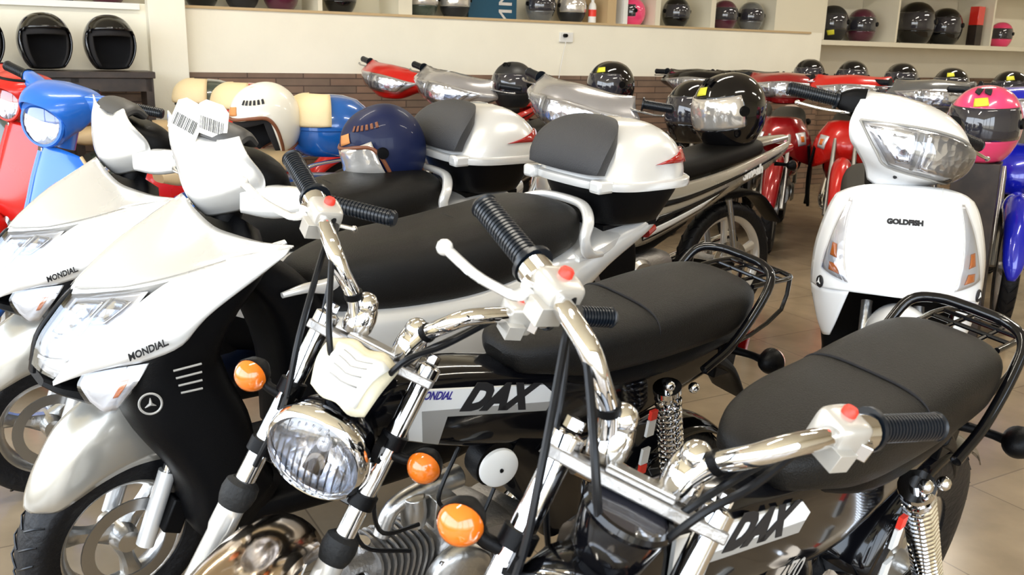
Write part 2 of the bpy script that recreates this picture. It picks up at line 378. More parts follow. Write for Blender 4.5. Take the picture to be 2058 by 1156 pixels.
# ceiling lamps out of view, added for highlights on the helmets
for i, (u, d) in enumerate(((-.6, 1.9), (2.2, 1.9), (5.0, 1.9), (7.8, 1.9), (-.6, 4.6), (2.2, 4.6), (5.0, 4.6), (7.8, 4.6))):
    t = thing('added_ceiling_lamp', 'added fluorescent ceiling lamp out of view, %s in the %s row' % (('first', 'second', 'third', 'fourth')[i % 4] + ' from the left', 'back' if i < 4 else 'front'), 'lamp', wp(u, d, 2.9), WA, group='added fluorescent lamps out of view on the ceiling, %s row' % ('back' if i < 4 else 'front'))
    MB().box((0, 0, .06), (.62, .08, .035)).build('housing', 'decal_white', t, bevel=.004)
    l = bpy.data.lights.new('added_tube_light', 'AREA'); l.shape = 'RECTANGLE'; l.size = 1.2; l.size_y = .12; l.energy = 26; l.color = (1, .93, .80)
    lo = bpy.data.objects.new('added_tube_light', l); COL.objects.link(lo); lo.parent = t; lo.location = (0, 0, .02)

# display unit in the right-hand recess
t = thing('display_shelf', 'cream wall shelf unit with helmets in open bays, right of the corner', 'shelf', wp(5.45, -.42, 0))
def shelf_part(name, u0, u1, d0, d1, z0, z1, m='shelf_cream'):
    o = wbox(name, u0, u1, d0, d1, z0, z1, m, 'wall'); o.parent = t; o.matrix_parent_inverse = Matrix.Translation(-t.location); return o
shelf_part('shelf_board', 5.452, 9.55, -.415, .0, 1.33, 1.372)
shelf_part('shelf_board', 5.452, 9.55, -.415, .0, 1.90, 1.94)
for u in (5.452, 6.42, 7.86, 9.3): shelf_part('divider', u, u + .025, -.414, -.002, 1.374, 1.898)

# uprights in the long niche above the rail
for k, (u0, u1, m) in enumerate(((-.9, -.88, 'shelf_cream'), (1.40, 1.50, 'shelf_cream'), (.84, .87, 'shelf_cream'), (3.12, 3.2, 'tan'), (3.27, 3.31, 'decal_white'), (3.58, 3.63, 'shelf_cream'), (4.15, 4.20, 'shelf_cream'))):
    o = wbox('niche_upright', u0, u1, -.355, -.01, SIL + .002, 1.945, m, 'wall')
    tag(o, ['cream upright left of the column in the niche', 'broad cream upright at the left part of the long niche', 'thin cream upright just right of the column', 'brown upright in the middle of the long niche', 'thin white upright beside the brown one',
            'cream upright beside the pink helmet in the niche', 'cream upright nearest the end of the long niche'][k], 'panel')
o = wbox('poster_panel', 2.02, 2.42, -.20, -.19, SIL + .004, 1.93, 'teal', 'wall')
tag(o, 'dark teal poster with pale letters in the wall niche', 'poster')
text('lettering', 'MM', .16, 'lens_clear', o, wp(2.33, -.188, 1.52), Vector((0, 0, 1)), -WU, fit=.30)

# socket with its cable
t = thing('wall_socket', 'small white wall socket with a black plug on the cream wall', 'socket', wp(2.74, 0, 1.32))
mb = MB(); mb.box((0, 0, 0), (.058, .008, .036)); mb.xform(Matrix.Rotation(WA, 4, 'Z')); o = mb.build('plate', 'decal_white', t, bevel=.003); o.location = WN * .009
mb = MB(); mb.lathe([(.0, 0), (.014, 0), (.013, .03), (.0, .032)], WU * -.02 + V(0, 0, .012) + WN * .018, WN, 14); mb.build('plug', 'black_plastic', t)
mb = MB(); mb.tube([wp(2.735, .02, 1.29), wp(2.72, .016, 1.22), wp(2.69, .026, 1.10), wp(2.68, .024, 1.02)], .003, 6)
tag(mb.build('power_cord', 'decal_white', None), 'thin white cord running down the wall from the socket', 'cord')

# ---------------------------------------------------------------- helmets
def ell(az, el, k=1., flare=1.):
    """outer shell; az 0 = front, el up"""
    ce = math.cos(el); se = math.sin(el)
    a = .132 if abs(az) < math.pi / 2 else .138
    C = abs(ce) ** .85
    z = .132 * se if el > 0 else .150 * se
    sh = 1. if el > 0 else 1 - .10 * (el / rad(-60)) ** 2
    return V(a * math.cos(az) * C * sh * k, .118 * math.sin(az) * C * sh * k, z * (k if el > 0 else 1.))
def helmet(label, kind='open', m='helmet_black', trim=None, visor=None, loc=(0, 0, 0), rz=0., tilt=0., roll=0., scale=1., group=None, badge=None, stripes=None, vents=None, badge_at=(0, 48)):
    """kind open or full; origin at the lower rim"""
    t = thing('helmet', label, 'helmet', loc, 0, group=group)
    t.rotation_euler = (roll, tilt, rz); t.scale = (scale,) * 3
    NA, NE = 60, 30; e0 = rad(-52)
    up = V(0, 0, .118)
    def S(az, el, k=1.): return up + ell(az, el, k)
    mb = MB(); vs = []; fs = []
    for j in range(NE + 1):
        el = e0 + (math.pi / 2 - e0) * j / NE
        for i in range(NA): vs.append(S(2 * math.pi * i / NA - math.pi, min(el, rad(89.8))))
    def gap(az, el):
        A = abs(math.degrees(az)); E = math.degrees(el)
        if kind == 'open': return A < 74 and E < 24 - max(0, (A - 40)) * .15
        return A < 76 and -13 < E < 27
    for j in range(NE):
        for i in range(NA):
            az = 2 * math.pi * (i + .5) / NA - math.pi; el = e0 + (math.pi / 2 - e0) * (j + .5) / NE
            if gap(az, el): continue
            fs.append((j * NA + i, j * NA + (i + 1) % NA, (j + 1) * NA + (i + 1) % NA, (j + 1) * NA + i))
    mb.add(vs, fs); mb.build('shell', m, t, solid=.011, smooth=60, ref=(0, 0, .118))
    li = MB(); vs = []; fs = []; n2 = 24
    for j in range(12):
        el = rad(-50) + rad(138) * j / 11
        for i in range(n2): vs.append(S(2 * math.pi * i / n2, el, .88))
    for j in range(11):
        for i in range(n2):
            az = (360 * (i + .5) / n2 + 180) % 360 - 180; el = -50 + 138 * (j + .5) / 11
            if abs(az) < 62 and el < (18 if kind == 'open' else 99) and kind == 'open': continue
            fs.append((j * n2 + i, j * n2 + (i + 1) % n2, (j + 1) * n2 + (i + 1) % n2, (j + 1) * n2 + i))
    li.add(vs, fs); li.build('lining', 'lining', t, solid=.008, ref=(0, 0, .118))
    # bead round the opening and the rim
    if trim:
        pts = [S(rad(a), rad(e), 1.005) for a, e in ((-77, -50), (-77, -25), (-76, 0), (-68, 18), (-45, 25), (0, 26), (45, 25), (68, 18), (76, 0), (77, -25), (77, -50))]
        MB().tube(pts, .0065, 8).tube([S(rad(a), e0, 1.0) for a in range(78, 283, 17)], .0065, 8).build('edge_trim', trim, t)
    if visor:
        g = []
        if kind == 'open': rr, aa = [(-32 + 58 * k / 8) for k in range(9)], [(-72 + 144 * k / 12) for k in range(13)]
        else: rr, aa = [(-15 + 45 * k / 8) for k in range(9)], [(-80 + 160 * k / 12) for k in range(13)]
        rows = [[tuple(S(rad(a), rad(e), 1.03 + (.05 if kind == 'open' and e < 0 else 0))) for a in aa] for e in rr]
        Surf(rows).patch(MB_ := MB(), n=24, m=10); MB_.build('visor', visor, t, solid=.003)
        MB().lathe([(0, 0), (.019, 0), (.016, .008), (0, .009)], S(rad(80), rad(6), 1.03), (0.2, 1, 0), 16).build('hinge_cap', 'black_plastic', t)
        MB().lathe([(0, 0), (.019, 0), (.016, .008), (0, .009)], S(rad(-80), rad(6), 1.03), (0.2, -1, 0), 16).build('hinge_cap', 'black_plastic', t)
    sf = Surf([[tuple(S(rad(a), rad(e), 1.0)) for a in range(-180, 181, 12)] for e in (84, 72, 60, 48, 36, 24, 12, 0, -12, -24, -36, -48)])
    def uvd(a, e): return ((a + 180) / 360., (84 - e) / 132.)
    if badge:
        a, e = badge_at; mm = MB()
        sf.patch(mm, (uvd(a - 15, e + 6), uvd(a + 11, e + 9), uvd(a + 15, e - 5), uvd(a - 11, e - 8)), 4, 4, off=-.0022); mm.build('badge', badge, t, solid=.0012)
    if stripes:
        mm = MB(); a, e = stripes[1]
        for k in range(6): sf.patch(mm, (uvd(a + 9 * k, e - 1.5 * k), uvd(a + 9 * k + 5, e - 1.5 * k - .5), uvd(a + 9 * k + 2, e - 9 - 1.5 * k), uvd(a + 9 * k - 3, e - 8 - 1.5 * k)), 3, 3, off=-.0022)
        mm.build('stripes', stripes[0], t, solid=.0012)
    if vents:
        mm = MB()
        for a in (-12, 12): sf.patch(mm, (uvd(a - 10, 66), uvd(a + 10, 66), uvd(a + 6, 52), uvd(a - 6, 56)), 4, 4, off=-.004, bulge=-.003)
        mm.build('vent', vents, t, solid=.004)
    return t
# ---------------------------------------------------------------- shared bike pieces
def wheel(parent, c, R, wd, rim_r, kind='star', name='wheel', m_rim='alloy', disc=.0, side=1, spokes=5):
    c = V(c); mb = MB()
    h = wd * .36
    mb.lathe([(rim_r - .004, -h), (rim_r + .006, -h), (rim_r, -h * .8), (rim_r - .016, -h * .35), (rim_r - .016, h * .35), (rim_r, h * .8), (rim_r + .006, h), (rim_r - .004, h), (rim_r - .012, h * .9), (rim_r - .026, h * .3), (rim_r - .026, -h * .3), (rim_r - .012, -h * .9)], c, (0, 1, 0), 40, closed=True)
    mb.lathe([(0, -wd * .55), (.024, -wd * .55), (.03, -wd * .3), (.03, wd * .3), (.024, wd * .55), (0, wd * .55)], c, (0, 1, 0), 18)
    for k in range(spokes):
        a = 2 * math.pi * k / spokes + .3; d = V(math.cos(a), 0, math.sin(a)); p = V(-math.sin(a), 0, math.cos(a))
        if kind == 'star': mb.sweep([(*(c + d * .02), .026, wd * .22), (*(c + d * (rim_r * .5)), .016, wd * .16), (*(c + d * (rim_r - .018)), .024, wd * .2)], 8, 3, 3, up=(0, 1, 0))
        else:
            mb.tube([c + d * .025 + V(0, .02, 0), c + d * (rim_r - .02)], .002, 5, 1); mb.tube([c + p * .025 - V(0, .02, 0), c + d * (rim_r - .02)], .002, 5, 1)
    o = mb.build(name, m_rim, parent)
    t = MB(); prof = [(rim_r - .002, -wd * .42), (rim_r + (R - rim_r) * .45, -wd * .52), (R - .016, -wd * .47), (R - .005, -wd * .30), (R, 0), (R - .005, wd * .30), (R - .016, wd * .47), (rim_r + (R - rim_r) * .45, wd * .52), (rim_r - .002, wd * .42)]
    t.lathe(catmull(prof, 3), c, (0, 1, 0), 56, closed=True); t.build('tyre', 'tyre_rubber', o)
    g = MB()
    for k in range(30):
        a = 2 * math.pi * k / 30
        for s in (-1, 1):
            P = []
            for b in (0, .35, .7, 1.):
                yy = s * wd * (.05 + .40 * b); rr = R - .0045 * (b * 1.15) ** 2 - (.008 if b == 1 else 0) + .0008; A = a + b * .13; P.append(c + V(math.cos(A) * rr, yy, math.sin(A) * rr))
            g.tube(P, .0022, 4, 1)
    g.build('tread_blocks', 'cable', o)
    if disc:
        q = MB(); q.lathe([(disc * .74, 0), (disc, 0), (disc, .004), (disc * .74, .004)], c + V(0, side * (wd * .55 + .004), 0), (0, 1, 0), 36, closed=True)
        q.build('brake_disc', 'steel', o)
    return o
def grip(parent, a, b, r=.0165, flange=True, m='grip_rubber'):
    a, b = V(a), V(b); d = (b - a); L = d.length; prof = [(0, 0)]
    if flange: prof += [(r + .009, 0), (r + .009, .006)]
    n = 20
    for k in range(n):
        h = .008 + (L - .016) * k / n; s = (L - .016) / n; prof += [(r, h), (r, h + s * .6), (r - .0022, h + s * .7), (r - .0022, h + s * .95)]
    prof += [(r + .001, L - .006), (r * .8, L), (0, L)]
    return MB().lathe(prof, a, d, 18).build('grip', m, parent)
def lever(parent, pts, m='alloy', r=.0055, ball=.009):
    mb = MB(); mb.sweep([(*p, r * k, r * .8) for p, k in zip(pts, (1.5, 1.3, 1.15, 1.1, 1.1, 1.1))], 10, 4, 2.5); mb.ball(pts[-1], ball, 12)
    return mb.build('brake_lever', m, parent)
def spring_shock(parent, a, b, r=.025, turns=21, wire=.0034):
    a, b = V(a), V(b); d = (b - a).normalized(); x = d.cross(V(0, 1, 0)).normalized(); y = d.cross(x)
    mb = MB(); mb.tube([a - d * .02, b + d * .03], .011, 12, 1); mb.lathe([(0, 0), (r + .004, 0), (r + .004, .012), (.012, .03), (0, .03)], a - d * .006, d, 18)
    mb.lathe([(0, 0), (.013, 0), (.013, .03), (r + .004, .045), (r + .004, .055), (0, .055)], b - d * .02, d, 18)
    o = mb.build('rear_shock', 'chrome', parent); L = (b - a).length; P = []
    N = turns * 10
    for k in range(N + 1):
        A = 2 * math.pi * k / 10; P.append(a + d * (L * (.05 + .88 * k / N)) + (x * math.cos(A) + y * math.sin(A)) * r)
    MB().tube(P, wire, 6, 1).build('spring', 'chrome', o); return o
def indicator(parent, base, tip, r=.028, name='indicator', m='amber', facing=(1, 0, 0)):
    base, tip, f = V(base), V(tip), V(facing).normalized()
    d = (tip - base).normalized(); mb = MB(); mb.tube([base, base.lerp(tip, .5), tip - d * r * .8 - f * r * .3], [.010, .008, .009], 10, 3)
    mb.lathe([(0, -r * 1.35), (r * .45, -r * 1.2), (r * .85, -r * .65), (r * 1.04, 0), (r * 1.04, .003), (0, .003)], tip - f * r * .15, f, 22)
    o = mb.build(name, 'black_plastic', parent)
    prof = [(r, 0)] + [(r * math.cos(rad(a)), r * .95 * math.sin(rad(a))) for a in (20, 40, 58, 72, 84)] + [(0, r * .95)]
    q = MB().lathe(prof, tip - f * r * .13, f, 26).build('indicator_lens', m, o)
    MB().ball(tip + f * r * .15, r * .35, 10).build('bulb', 'orange_cloth', o)
    return o
def round_headlight(parent, c, f, r, ring='chrome', bucket='black_gloss', depth=.09):
    c, f = V(c), V(f).normalized(); mb = MB()
    mb.lathe([(0, -depth), (r * .4, -depth * .97), (r * .75, -depth * .75), (r * .97, -depth * .3), (r, 0), (r * .98, .004), (r * .9, .006)], c, f, 40)
    o = mb.build('headlight', bucket, parent)
    MB().lathe([(r * 1.0, -.012), (r * 1.06, -.006), (r * 1.07, .006), (r * 1.02, .018), (r * .95, .022), (r * .90, .016), (r * .90, .004)], c, f, 44).build('headlight_rim', ring, o)
    MB().lathe([(r * .93, .016), (r * .88, .008), (r * .70, -.006), (r * .45, -.018), (r * .2, -.026), (r * .16, -.034), (0, -.034)], c, f, 40).build('reflector_bowl', 'reflector', o)
    MB().ball(c - f * .016, r * .16, 12).build('bulb', 'lens_clear', o)
    mb = MB(); mb.lathe([(r * .94, .015), (r * .78, .026), (r * .5, .034), (r * .2, .038), (0, .039)], c, f, 40)
    for k in range(-5, 6):
        yy = k * r * .14; hh = (max(0, (r * .86) ** 2 - yy * yy)) ** .5; up_ = V(0, 0, 1) - f * f.z; sd_ = f.cross(up_); P = [c + sd_ * yy + up_ * (hh * q) + f * (.037 - .020 * ((yy * yy + hh * hh * q * q) / (r * r)) - .0) for q in (-1, -.5, 0, .5, 1)]; mb.tube(P, .0016, 5, 2)
    mb.build('headlight_lens', 'clear_cover', o)
    return o
def cable(parent, pts, r=.0045, m='cable', name='cable'): return MB().tube(pts, r, 8, 5).build(name, m, parent)

# ---------------------------------------------------------------- black monkey-style motorcycle
def small_motorcycle(label, x, y, deg, lean, st, paper, rw=(-.52, .21, .21), cables=None):
    t = thing('small_motorcycle', label, 'motorcycle', (x, y, 0), rad(deg), rad(lean))
    S = []                                                    # everything that turns with the fork
    fx = lambda z: .335 + (.78 - z) * .55
    fdir = V(.55, 0, -1).normalized()
    for s in (-1, 1):
        y_ = .088 * s
        mb = MB(); mb.lathe([(0, 0), (.0155, 0), (.0155, .30), (0, .30)], (fx(.79), y_, .79), fdir, 22)
        o = mb.build('fork_tube', 'chrome', t); S.append(o)
        mb = MB(); mb.lathe([(0, 0), (.021, 0), (.021, .05), (.018, .06), (.018, .38), (.012, .40), (0, .40)], V(fx(.79), y_, .79) + fdir * .285, fdir, 22); lw = mb.build('lower_leg', 'silver_grey', o)
        mb = MB(); mb.lathe([(0, 0), (.019, 0), (.026, .006), (.028, .02), (.026, .034), (.022, .045), (0, .045)], V(fx(.79), y_, .79) + fdir * .255, fdir, 22); mb.build('dust_seal', 'rubber', o)
        for q in (.085, .185):
            mb = MB(); mb.lathe([(.0155, 0), (.021, .001), (.021, .022), (.0155, .023)], V(fx(.79), y_, .79) + fdir * q, fdir, 18)
            if q < .1: mb.box(V(fx(.79), y_ * .9, .79) + fdir * (q + .01) + V(.02, 0, 0), (.022, .006, .012))
            mb.build('fork_clamp', 'black_plastic', o)
        mb = MB(); mb.lathe([(0, .0), (.019, 0), (.019, .016), (.012, .02), (0, .02)], V(fx(.80), y_, .80), -fdir, 16); mb.lathe([(0, 0), (.011, 0), (.011, .012), (0, .014)], V(fx(.82), y_, .82), -fdir, 6); mb.build('fork_cap', 'chrome', o)
    # upper bridge plate and handlebar clamps
    R26 = Matrix.Rotation(-rad(28), 3, 'Y')
    mb = MB(); mb.prism([(-.035, -.045), (.004, -.106), (.024, -.106), (.034, -.05), (.034, .05), (.024, .106), (.004, .106), (-.035, .045)], lambda u, v, w: V(.322, 0, .792) + R26 @ V(u, v, w), -.007, .007)
    mb.prism([(-.028, -.035), (.032, -.040), (.032, .040), (-.028, .035)], lambda u, v, w: V(.322, 0, .792) + R26 @ V(u, v, w), .007, .014); fb_ = mb.build('fork_bridge', 'dull_alloy', t, bevel=.002); S.append(fb_)
    mb = MB(); mb.prism([(-.026, -.033), (.030, -.038), (.030, .038), (-.026, .033)], lambda u, v, w: V(.322, 0, .792) + R26 @ V(u, v, w), .0145, .017); mb.build('bridge_cover', 'switch_grey', fb_)
    mb = MB(); mb.prism([(-.05, -.05), (-.02, -.098), (.0, -.098), (.0, .098), (-.02, .098), (-.05, .05)], lambda u, v, w: V(.415, 0, .60) + R26 @ V(u, v, w), -.012, .012); S.append(mb.build('lower_bridge', 'black_gloss', t, bevel=.002))
    for s in (-1, 1):
        mb = MB(); mb.lathe([(0, 0), (.020, 0), (.024, .012), (.024, .03), (.020, .045), (.016, .05), (0, .05)], (.305, .044 * s, .797), (-.45, 0, .9), 20); mb.ball((.290, .044 * s, .845), .019, 14); S.append(mb.build('bar_clamp', 'chrome', t))
        bar = [(.307, .042, .80), (.302, .060, .85), (.314, .088, .892), (.308, .112, .916), (.275, .145, .922), (.237, .171, .918), (.205, .200, .919)]
        mb = MB(); mb.tube([(p[0], p[1] * s, p[2]) for p in bar], .0125, 16, 5); hb = mb.build('handlebar', 'chrome', t); S.append(hb)
        mb = MB(); mb.tube([(.302, .062 * s, .853), (.3035, .066 * s, .863)], .0145, 14, 1); mb.build('bar_band', 'black_plastic', hb)
        d = V(-.119, .131, .008).normalized(); dm = V(d.x, d.y * s, d.z); c0 = V(.237, .171 * s, .918)
        g = grip(t, V(.205, .200 * s, .919) + dm * .008, V(.118, .302 * s, .925)); S.append(g)
        mb = MB(); mb.sweep([(*(c0 - dm * .025), .017, .019, 5), (*(c0 - dm * .019), .023, .025, 6), (*(c0 + dm * .014), .024, .026, 6), (*(c0 + dm * .024), .018, .020, 5)], 24, 3)
        mb.box(c0 + V(.022, 0, -.012), (.014, .017, .012), Matrix.Rotation(math.atan2(dm.y, dm.x), 3, 'Z')); sw = mb.build('switch_housing', 'switch_grey', hb, bevel=.002)
        mb = MB(); mb.lathe([(0, 0), (.009, 0), (.0085, .010), (.006, .013), (0, .013)], c0 + V(-.004, 0, .022) - dm * .004, (-.15, 0, 1), 14); mb.build('switch_button', 'red_switch', hb)
        mb = MB(); mb.lathe([(.0125, -.012), (.0205, -.011), (.0205, .011), (.0125, .012)], c0 + dm * .036, dm, 18); mb.box(c0 + dm * .036 + V(.024, 0, -.004), (.012, .010, .010)); mb.build('lever_bracket', 'chrome', hb, bevel=.0015)
        p0 = c0 + dm * .034 + V(.034, 0, -.006)
        if s < 0: lever(hb, [p0, p0 + V(.016, -.010, -.004), (.268, -.222, .910), (.278, -.255, .918), (.272, -.297, .928)], 'silver_paint', .0062, .0095)
    # headlight, gauge, front indicators
    S.append(round_headlight(t, (.425, 0, .665), (1, 0, -.10), .079, depth=.10))
    mb = MB(); mb.tube([(.40, -.088, .68), (.40, -.05, .69), (.36, 0, .70), (.40, .05, .69), (.40, .088, .68)], .008, 8); S.append(mb.build('headlight_bracket', 'black_plastic', t))
    for s in (-1, 1): S.append(indicator(t, (.385, .088 * s, .69), (.392, .150 * s, .700), .0265, name='front_indicator'))
    gc = V(.365, 0, .795); gd = V(-.12, 0, 1).normalized()
    mb = MB(); mb.lathe([(0, -.07), (.03, -.068), (.043, -.05), (.048, -.01), (.048, 0), (.044, .004)], gc, gd, 30); gg = mb.build('speedometer', 'black_gloss', t); S.append(gg)
    MB().lathe([(.048, -.006), (.051, 0), (.049, .006), (.043, .006)], gc, gd, 30).build('bezel', 'black_gloss', gg)
    MB().lathe([(.044, .002), (0, .003)], gc, gd, 30).build('dial', 'visor_dark', gg)
    if paper:
        rows = [[(.318, -.074, .832), (.310, -.035, .845), (.312, .0, .838), (.306, .04, .846), (.318, .082, .830)], [(.355, -.080, .842), (.350, -.03, .852), (.355, .01, .848), (.350, .05, .853), (.355, .085, .835)],
                [(.405, -.078, .822), (.405, -.035, .834), (.412, .0, .828), (.408, .04, .836), (.408, .080, .815)], [(.430, -.066, .775), (.443, -.03, .768), (.448, .005, .775), (.445, .04, .760), (.432, .07, .765)]]
        rows = [[(.39 + (p[0] - .375) * .62, p[1] * .68, .802 + (p[2] - .82) * .75) for p in r] for r in rows]
        mb = smooth_grid(MB(), rows); o = mb.build('paper_wrap', 'paper_buff', gg, solid=.002)
        mb = MB(); sf = Surf(rows); sf.patch(mb, ((.12, .38), (.88, .38), (.80, .93), (.20, .93)), 6, 6, off=-.004); mb.build('paper_sheet', 'paper', gg, solid=.001)
        mb = MB()
        for k in range(4): sf.patch(mb, ((.25, .5 + .09 * k), (.7, .5 + .09 * k), (.7, .515 + .09 * k), (.25, .515 + .09 * k)), 4, 1, off=-.0055)
        mb.build('print', 'decal_grey', gg, solid=.0004)
    # front wheel and chromed mudguard
    ax = V(.625, 0, .235)
    S.append(wheel(t, ax, .235, .088, .14, 'star', 'front_wheel', 'alloy', .09, 1))
    rows = []
    for a in range(12, 140, 12):
        r_ = .335; A = rad(a); d = V(math.cos(A), 0, math.sin(A))
        rows.append([tuple(ax + d * (r_ + .010 * math.cos(rad(b)) - .03 * (1 - math.cos(rad(b)))) + V(0, .058 * math.sin(rad(b)), 0)) for b in (-90, -60, -30, 0, 30, 60, 90)])
    fm = smooth_grid(MB(), rows, n=12, m=30).build('front_mudguard', 'chrome_beige_reflection', t, solid=.002, ref=(.62, 0, .1)); S.append(fm)
    mb = MB()
    for s in (-1, 1): mb.tube([ax + V(0, .058 * s, .0), ax + V(.04, .062 * s, .20), ax + V(.06, .056 * s, .31)], .004, 6); mb.tube([ax + V(0, .058 * s, 0), ax + V(-.09, .06 * s, .20), ax + V(-.13, .055 * s, .285)], .004, 6)
    mb.build('mudguard_stay', 'chrome', fm)
    # cables
    cs = [[(.245, -.15, .93), (.30, -.13, .88), (.375, -.10, .80), (.42, -.075, .70), (.45, -.08, .60)], [(.255, -.14, .925), (.33, -.10, .90), (.40, -.04, .82), (.36, .0, .72), (.28, .03, .62)],
          [(.245, .15, .91), (.33, .10, .87), (.375, .06, .84), (.375, .03, .74), (.33, .02, .66)], [(.25, .145, .905), (.29, .10, .86), (.335, .06, .82), (.345, .02, .72), (.30, .02, .62)], [(.24, -.155, .925), (.27, -.12, .85), (.33, -.08, .74), (.31, -.03, .62)]]
    for k, c in enumerate(cs): S.append(cable(t, c, .0048 if k != 4 else .0036))
    steer(S, (.36, 0, .65), rad(26), rad(st))
    # pressed backbone frame, wide at the head and drooping behind the engine
    fr = MB()
    fr.lathe([(0, 0), (.030, 0), (.030, .15), (0, .15)], (.395, 0, .60), (-.4384, 0, .8988), 24)
    fr.sweep([(.36, 0, .690, .040, .055, 3.2), (.28, 0, .690, .050, .058, 3.6), (.16, 0, .662, .055, .072, 4), (.02, 0, .625, .056, .080, 4), (-.12, 0, .595, .056, .090, 4), (-.25, 0, .580, .055, .085, 4), (-.40, 0, .585, .052, .060, 4), (-.56, 0, .605, .05, .040, 4)], 24, 5)
    fr.sweep([(.02, 0, .56, .054, .05, 4), (-.07, 0, .50, .053, .09, 4), (-.14, 0, .40, .050, .075, 4), (-.17, 0, .30, .045, .05, 4)], 20, 4, up=(1, 0, 0))
    fr.build('frame', 'black_gloss', t)
    for s in (-1, 1):
        yy = .0575 * s; P = lambda a, b, w=0: V(a, yy + w * s, b)
        dx = lambda u, v, w: V(.276 - u, (.0565 + w) * s, .733 - u * .245 + v)
        mb = MB(); mb.prism([(0, 0), (.30, .012), (.335, -.010), (.315, -.040), (.085, -.046), (.072, -.098), (.012, -.088)], dx, -.004, .0012); st_ = mb.build('side_stripe', 'decal_white', t)
        mb = MB(); mb.prism([(.032, -.036), (.325, -.022), (.315, -.0405), (.0855, -.0465), (.0725, -.0985), (.040, -.0935)], dx, .0010, .0018); mb.build('grey_band', 'decal_grey', st_)
        rt = V(-1, 0, -.245) * s; upv = V(-.245, 0, 1)
        text('lettering', 'DAX', .064, 'ink', st_, dx(.188, -.013, .0022), rt, upv, .0006, .35, .0042, fit=.178)
        text('lettering', 'MONDIAL', .020, 'ink_blue', st_, dx(.055, -.008, .0024), rt, upv, .0004, .25, .0004, fit=.072)
        text('lettering', '70', .052, 'decal_grey', st_, dx(.335, -.112, .0012), rt, upv, .0003, .3, 0.0, fit=.05)
    # long two-part seat
    mb = MB()
    mb.sweep([(.050, 0, .722, .030, .016, 3), (.03, 0, .727, .060, .030, 3.4), (-.03, 0, .731, .088, .041, 3.4), (-.12, 0, .726, .104, .054, 3.4), (-.26, 0, .724, .110, .058, 3.4), (-.40, 0, .730, .112, .062, 3.4), (-.52, 0, .735, .108, .060, 3.4), (-.59, 0, .735, .088, .050, 3.2), (-.628, 0, .732, .045, .030, 3)], 34, 6)
    seat = mb.build('seat', 'vinyl', t)
    mb = MB(); mb.tube([(-.262, .108 * math.copysign(abs(math.cos(rad(a))) ** .59, math.cos(rad(a))), .724 + .0595 * abs(math.sin(rad(a))) ** .59) for a in range(0, 181, 12)], .0022, 6, 2); mb.build('seat_seam', 'lining', seat)
    mb = MB(); mb.sweep([(-.08, 0, .67, .05, .015, 4), (-.2, 0, .660, .085, .03, 4), (-.4, 0, .66, .09, .03, 4), (-.58, 0, .675, .075, .025, 4)], 20, 4); mb.build('seat_base', 'black_plastic', seat)
    # black carrier behind the seat
    mb = MB()
    for s in (-1, 1):
        mb.tube([(-.42, .115 * s, .635), (-.50, .116 * s, .675), (-.575, .112 * s, .750), (-.615, .100 * s, .798), (-.64, .06 * s, .812), (-.645, 0, .814)], .0095, 12)
        mb.tube([(-.60, .070 * s, .772), (-.68, .072 * s, .772), (-.752, .066 * s, .768), (-.765, .045 * s, .768), (-.765, 0, .768)], .0055, 10)
        mb.tube([(-.752, .066 * s, .768), (-.752, .064 * s, .690), (-.65, .062 * s, .645), (-.56, .066 * s, .64)], .005, 8, 2)
        mb.tube([(-.62, .03 * s, .77), (-.76, .03 * s, .768)], .0045, 8, 1)
    for xx in (-.66, -.71): mb.tube([(xx, -.07, .772), (xx, .07, .772)], .0045, 8, 1)
    mb.build('luggage_rack', 'black_gloss', t)
    # tail lamp, plate holder, rear indicators
    mb = MB(); mb.box((-.655, 0, .665), (.03, .042, .034)); tl = mb.build('tail_lamp', 'red_lens', t, bevel=.006)
    mb = MB(); mb.box((-.60, 0, .60), (.035, .05, .05)); mb.sweep([(-.56, 0, .60, .06, .02, 4), (-.64, 0, .55, .055, .012, 4), (-.72, 0, .46, .05, .008, 4)], 14, 4); mb.build('rear_guard', 'black_plastic', t, bevel=.004)
    MB().box((-.69, .0, .60), (.006, .038, .018)).build('reflector_plate', 'red_lens', t, bevel=.002)
    for s in (-1, 1): indicator(t, (-.59, .05 * s, .62), (-.618, .150 * s, .628), .028, 'rear_indicator', facing=(-1, 0, 0))
    # rear wheel, mudguard, swing arm, shocks
    ra = V(rw[0], 0, rw[1]); Rw = rw[2]
    wheel(t, ra, Rw, .092, Rw * .60, 'star', 'rear_wheel')
    rows = []
    for a in range(20, 150, 13):
        A = rad(a); d = V(math.cos(A), 0, math.sin(A)); rows.append([tuple(ra + d * (Rw + .022 - .02 * (1 - math.cos(rad(b)))) + V(0, .056 * math.sin(rad(b)), 0)) for b in (-90, -60, -30, 0, 30, 60, 90)])
    smooth_grid(MB(), rows, n=10, m=20).build('rear_mudguard', 'black_gloss', t, solid=.003, ref=(-.55, 0, .1))
    for s in (-1, 1):
        mb = MB(); mb.sweep([(-.10, .06 * s, .27, .010, .018, 4), (ra.x + .1, .068 * s, ra.z + .02, .010, .016, 4), (ra.x - .03, .068 * s, ra.z, .010, .018, 4)], 12, 3); mb.build('swing_arm', 'black_gloss', t)
        spring_shock(t, (-.335, .098 * s, .605), (ra.x + .05, .098 * s, ra.z + .03))
    for q in (.53, .465): MB().box((-.297, .104, q), (.011, .003, .018)).build('shock_label', 'decal_white', t)
    for q in (.56, .435): MB().box((-.297, .1045, q), (.009, .004, .010)).build('reflector', 'red_switch', t)
    for q in ((-.315, .115, .625), (-.40, .115, .60)): MB().ball(q, .012, 12).build('seat_bolt', 'chrome', t)
    # engine
    mb = MB()
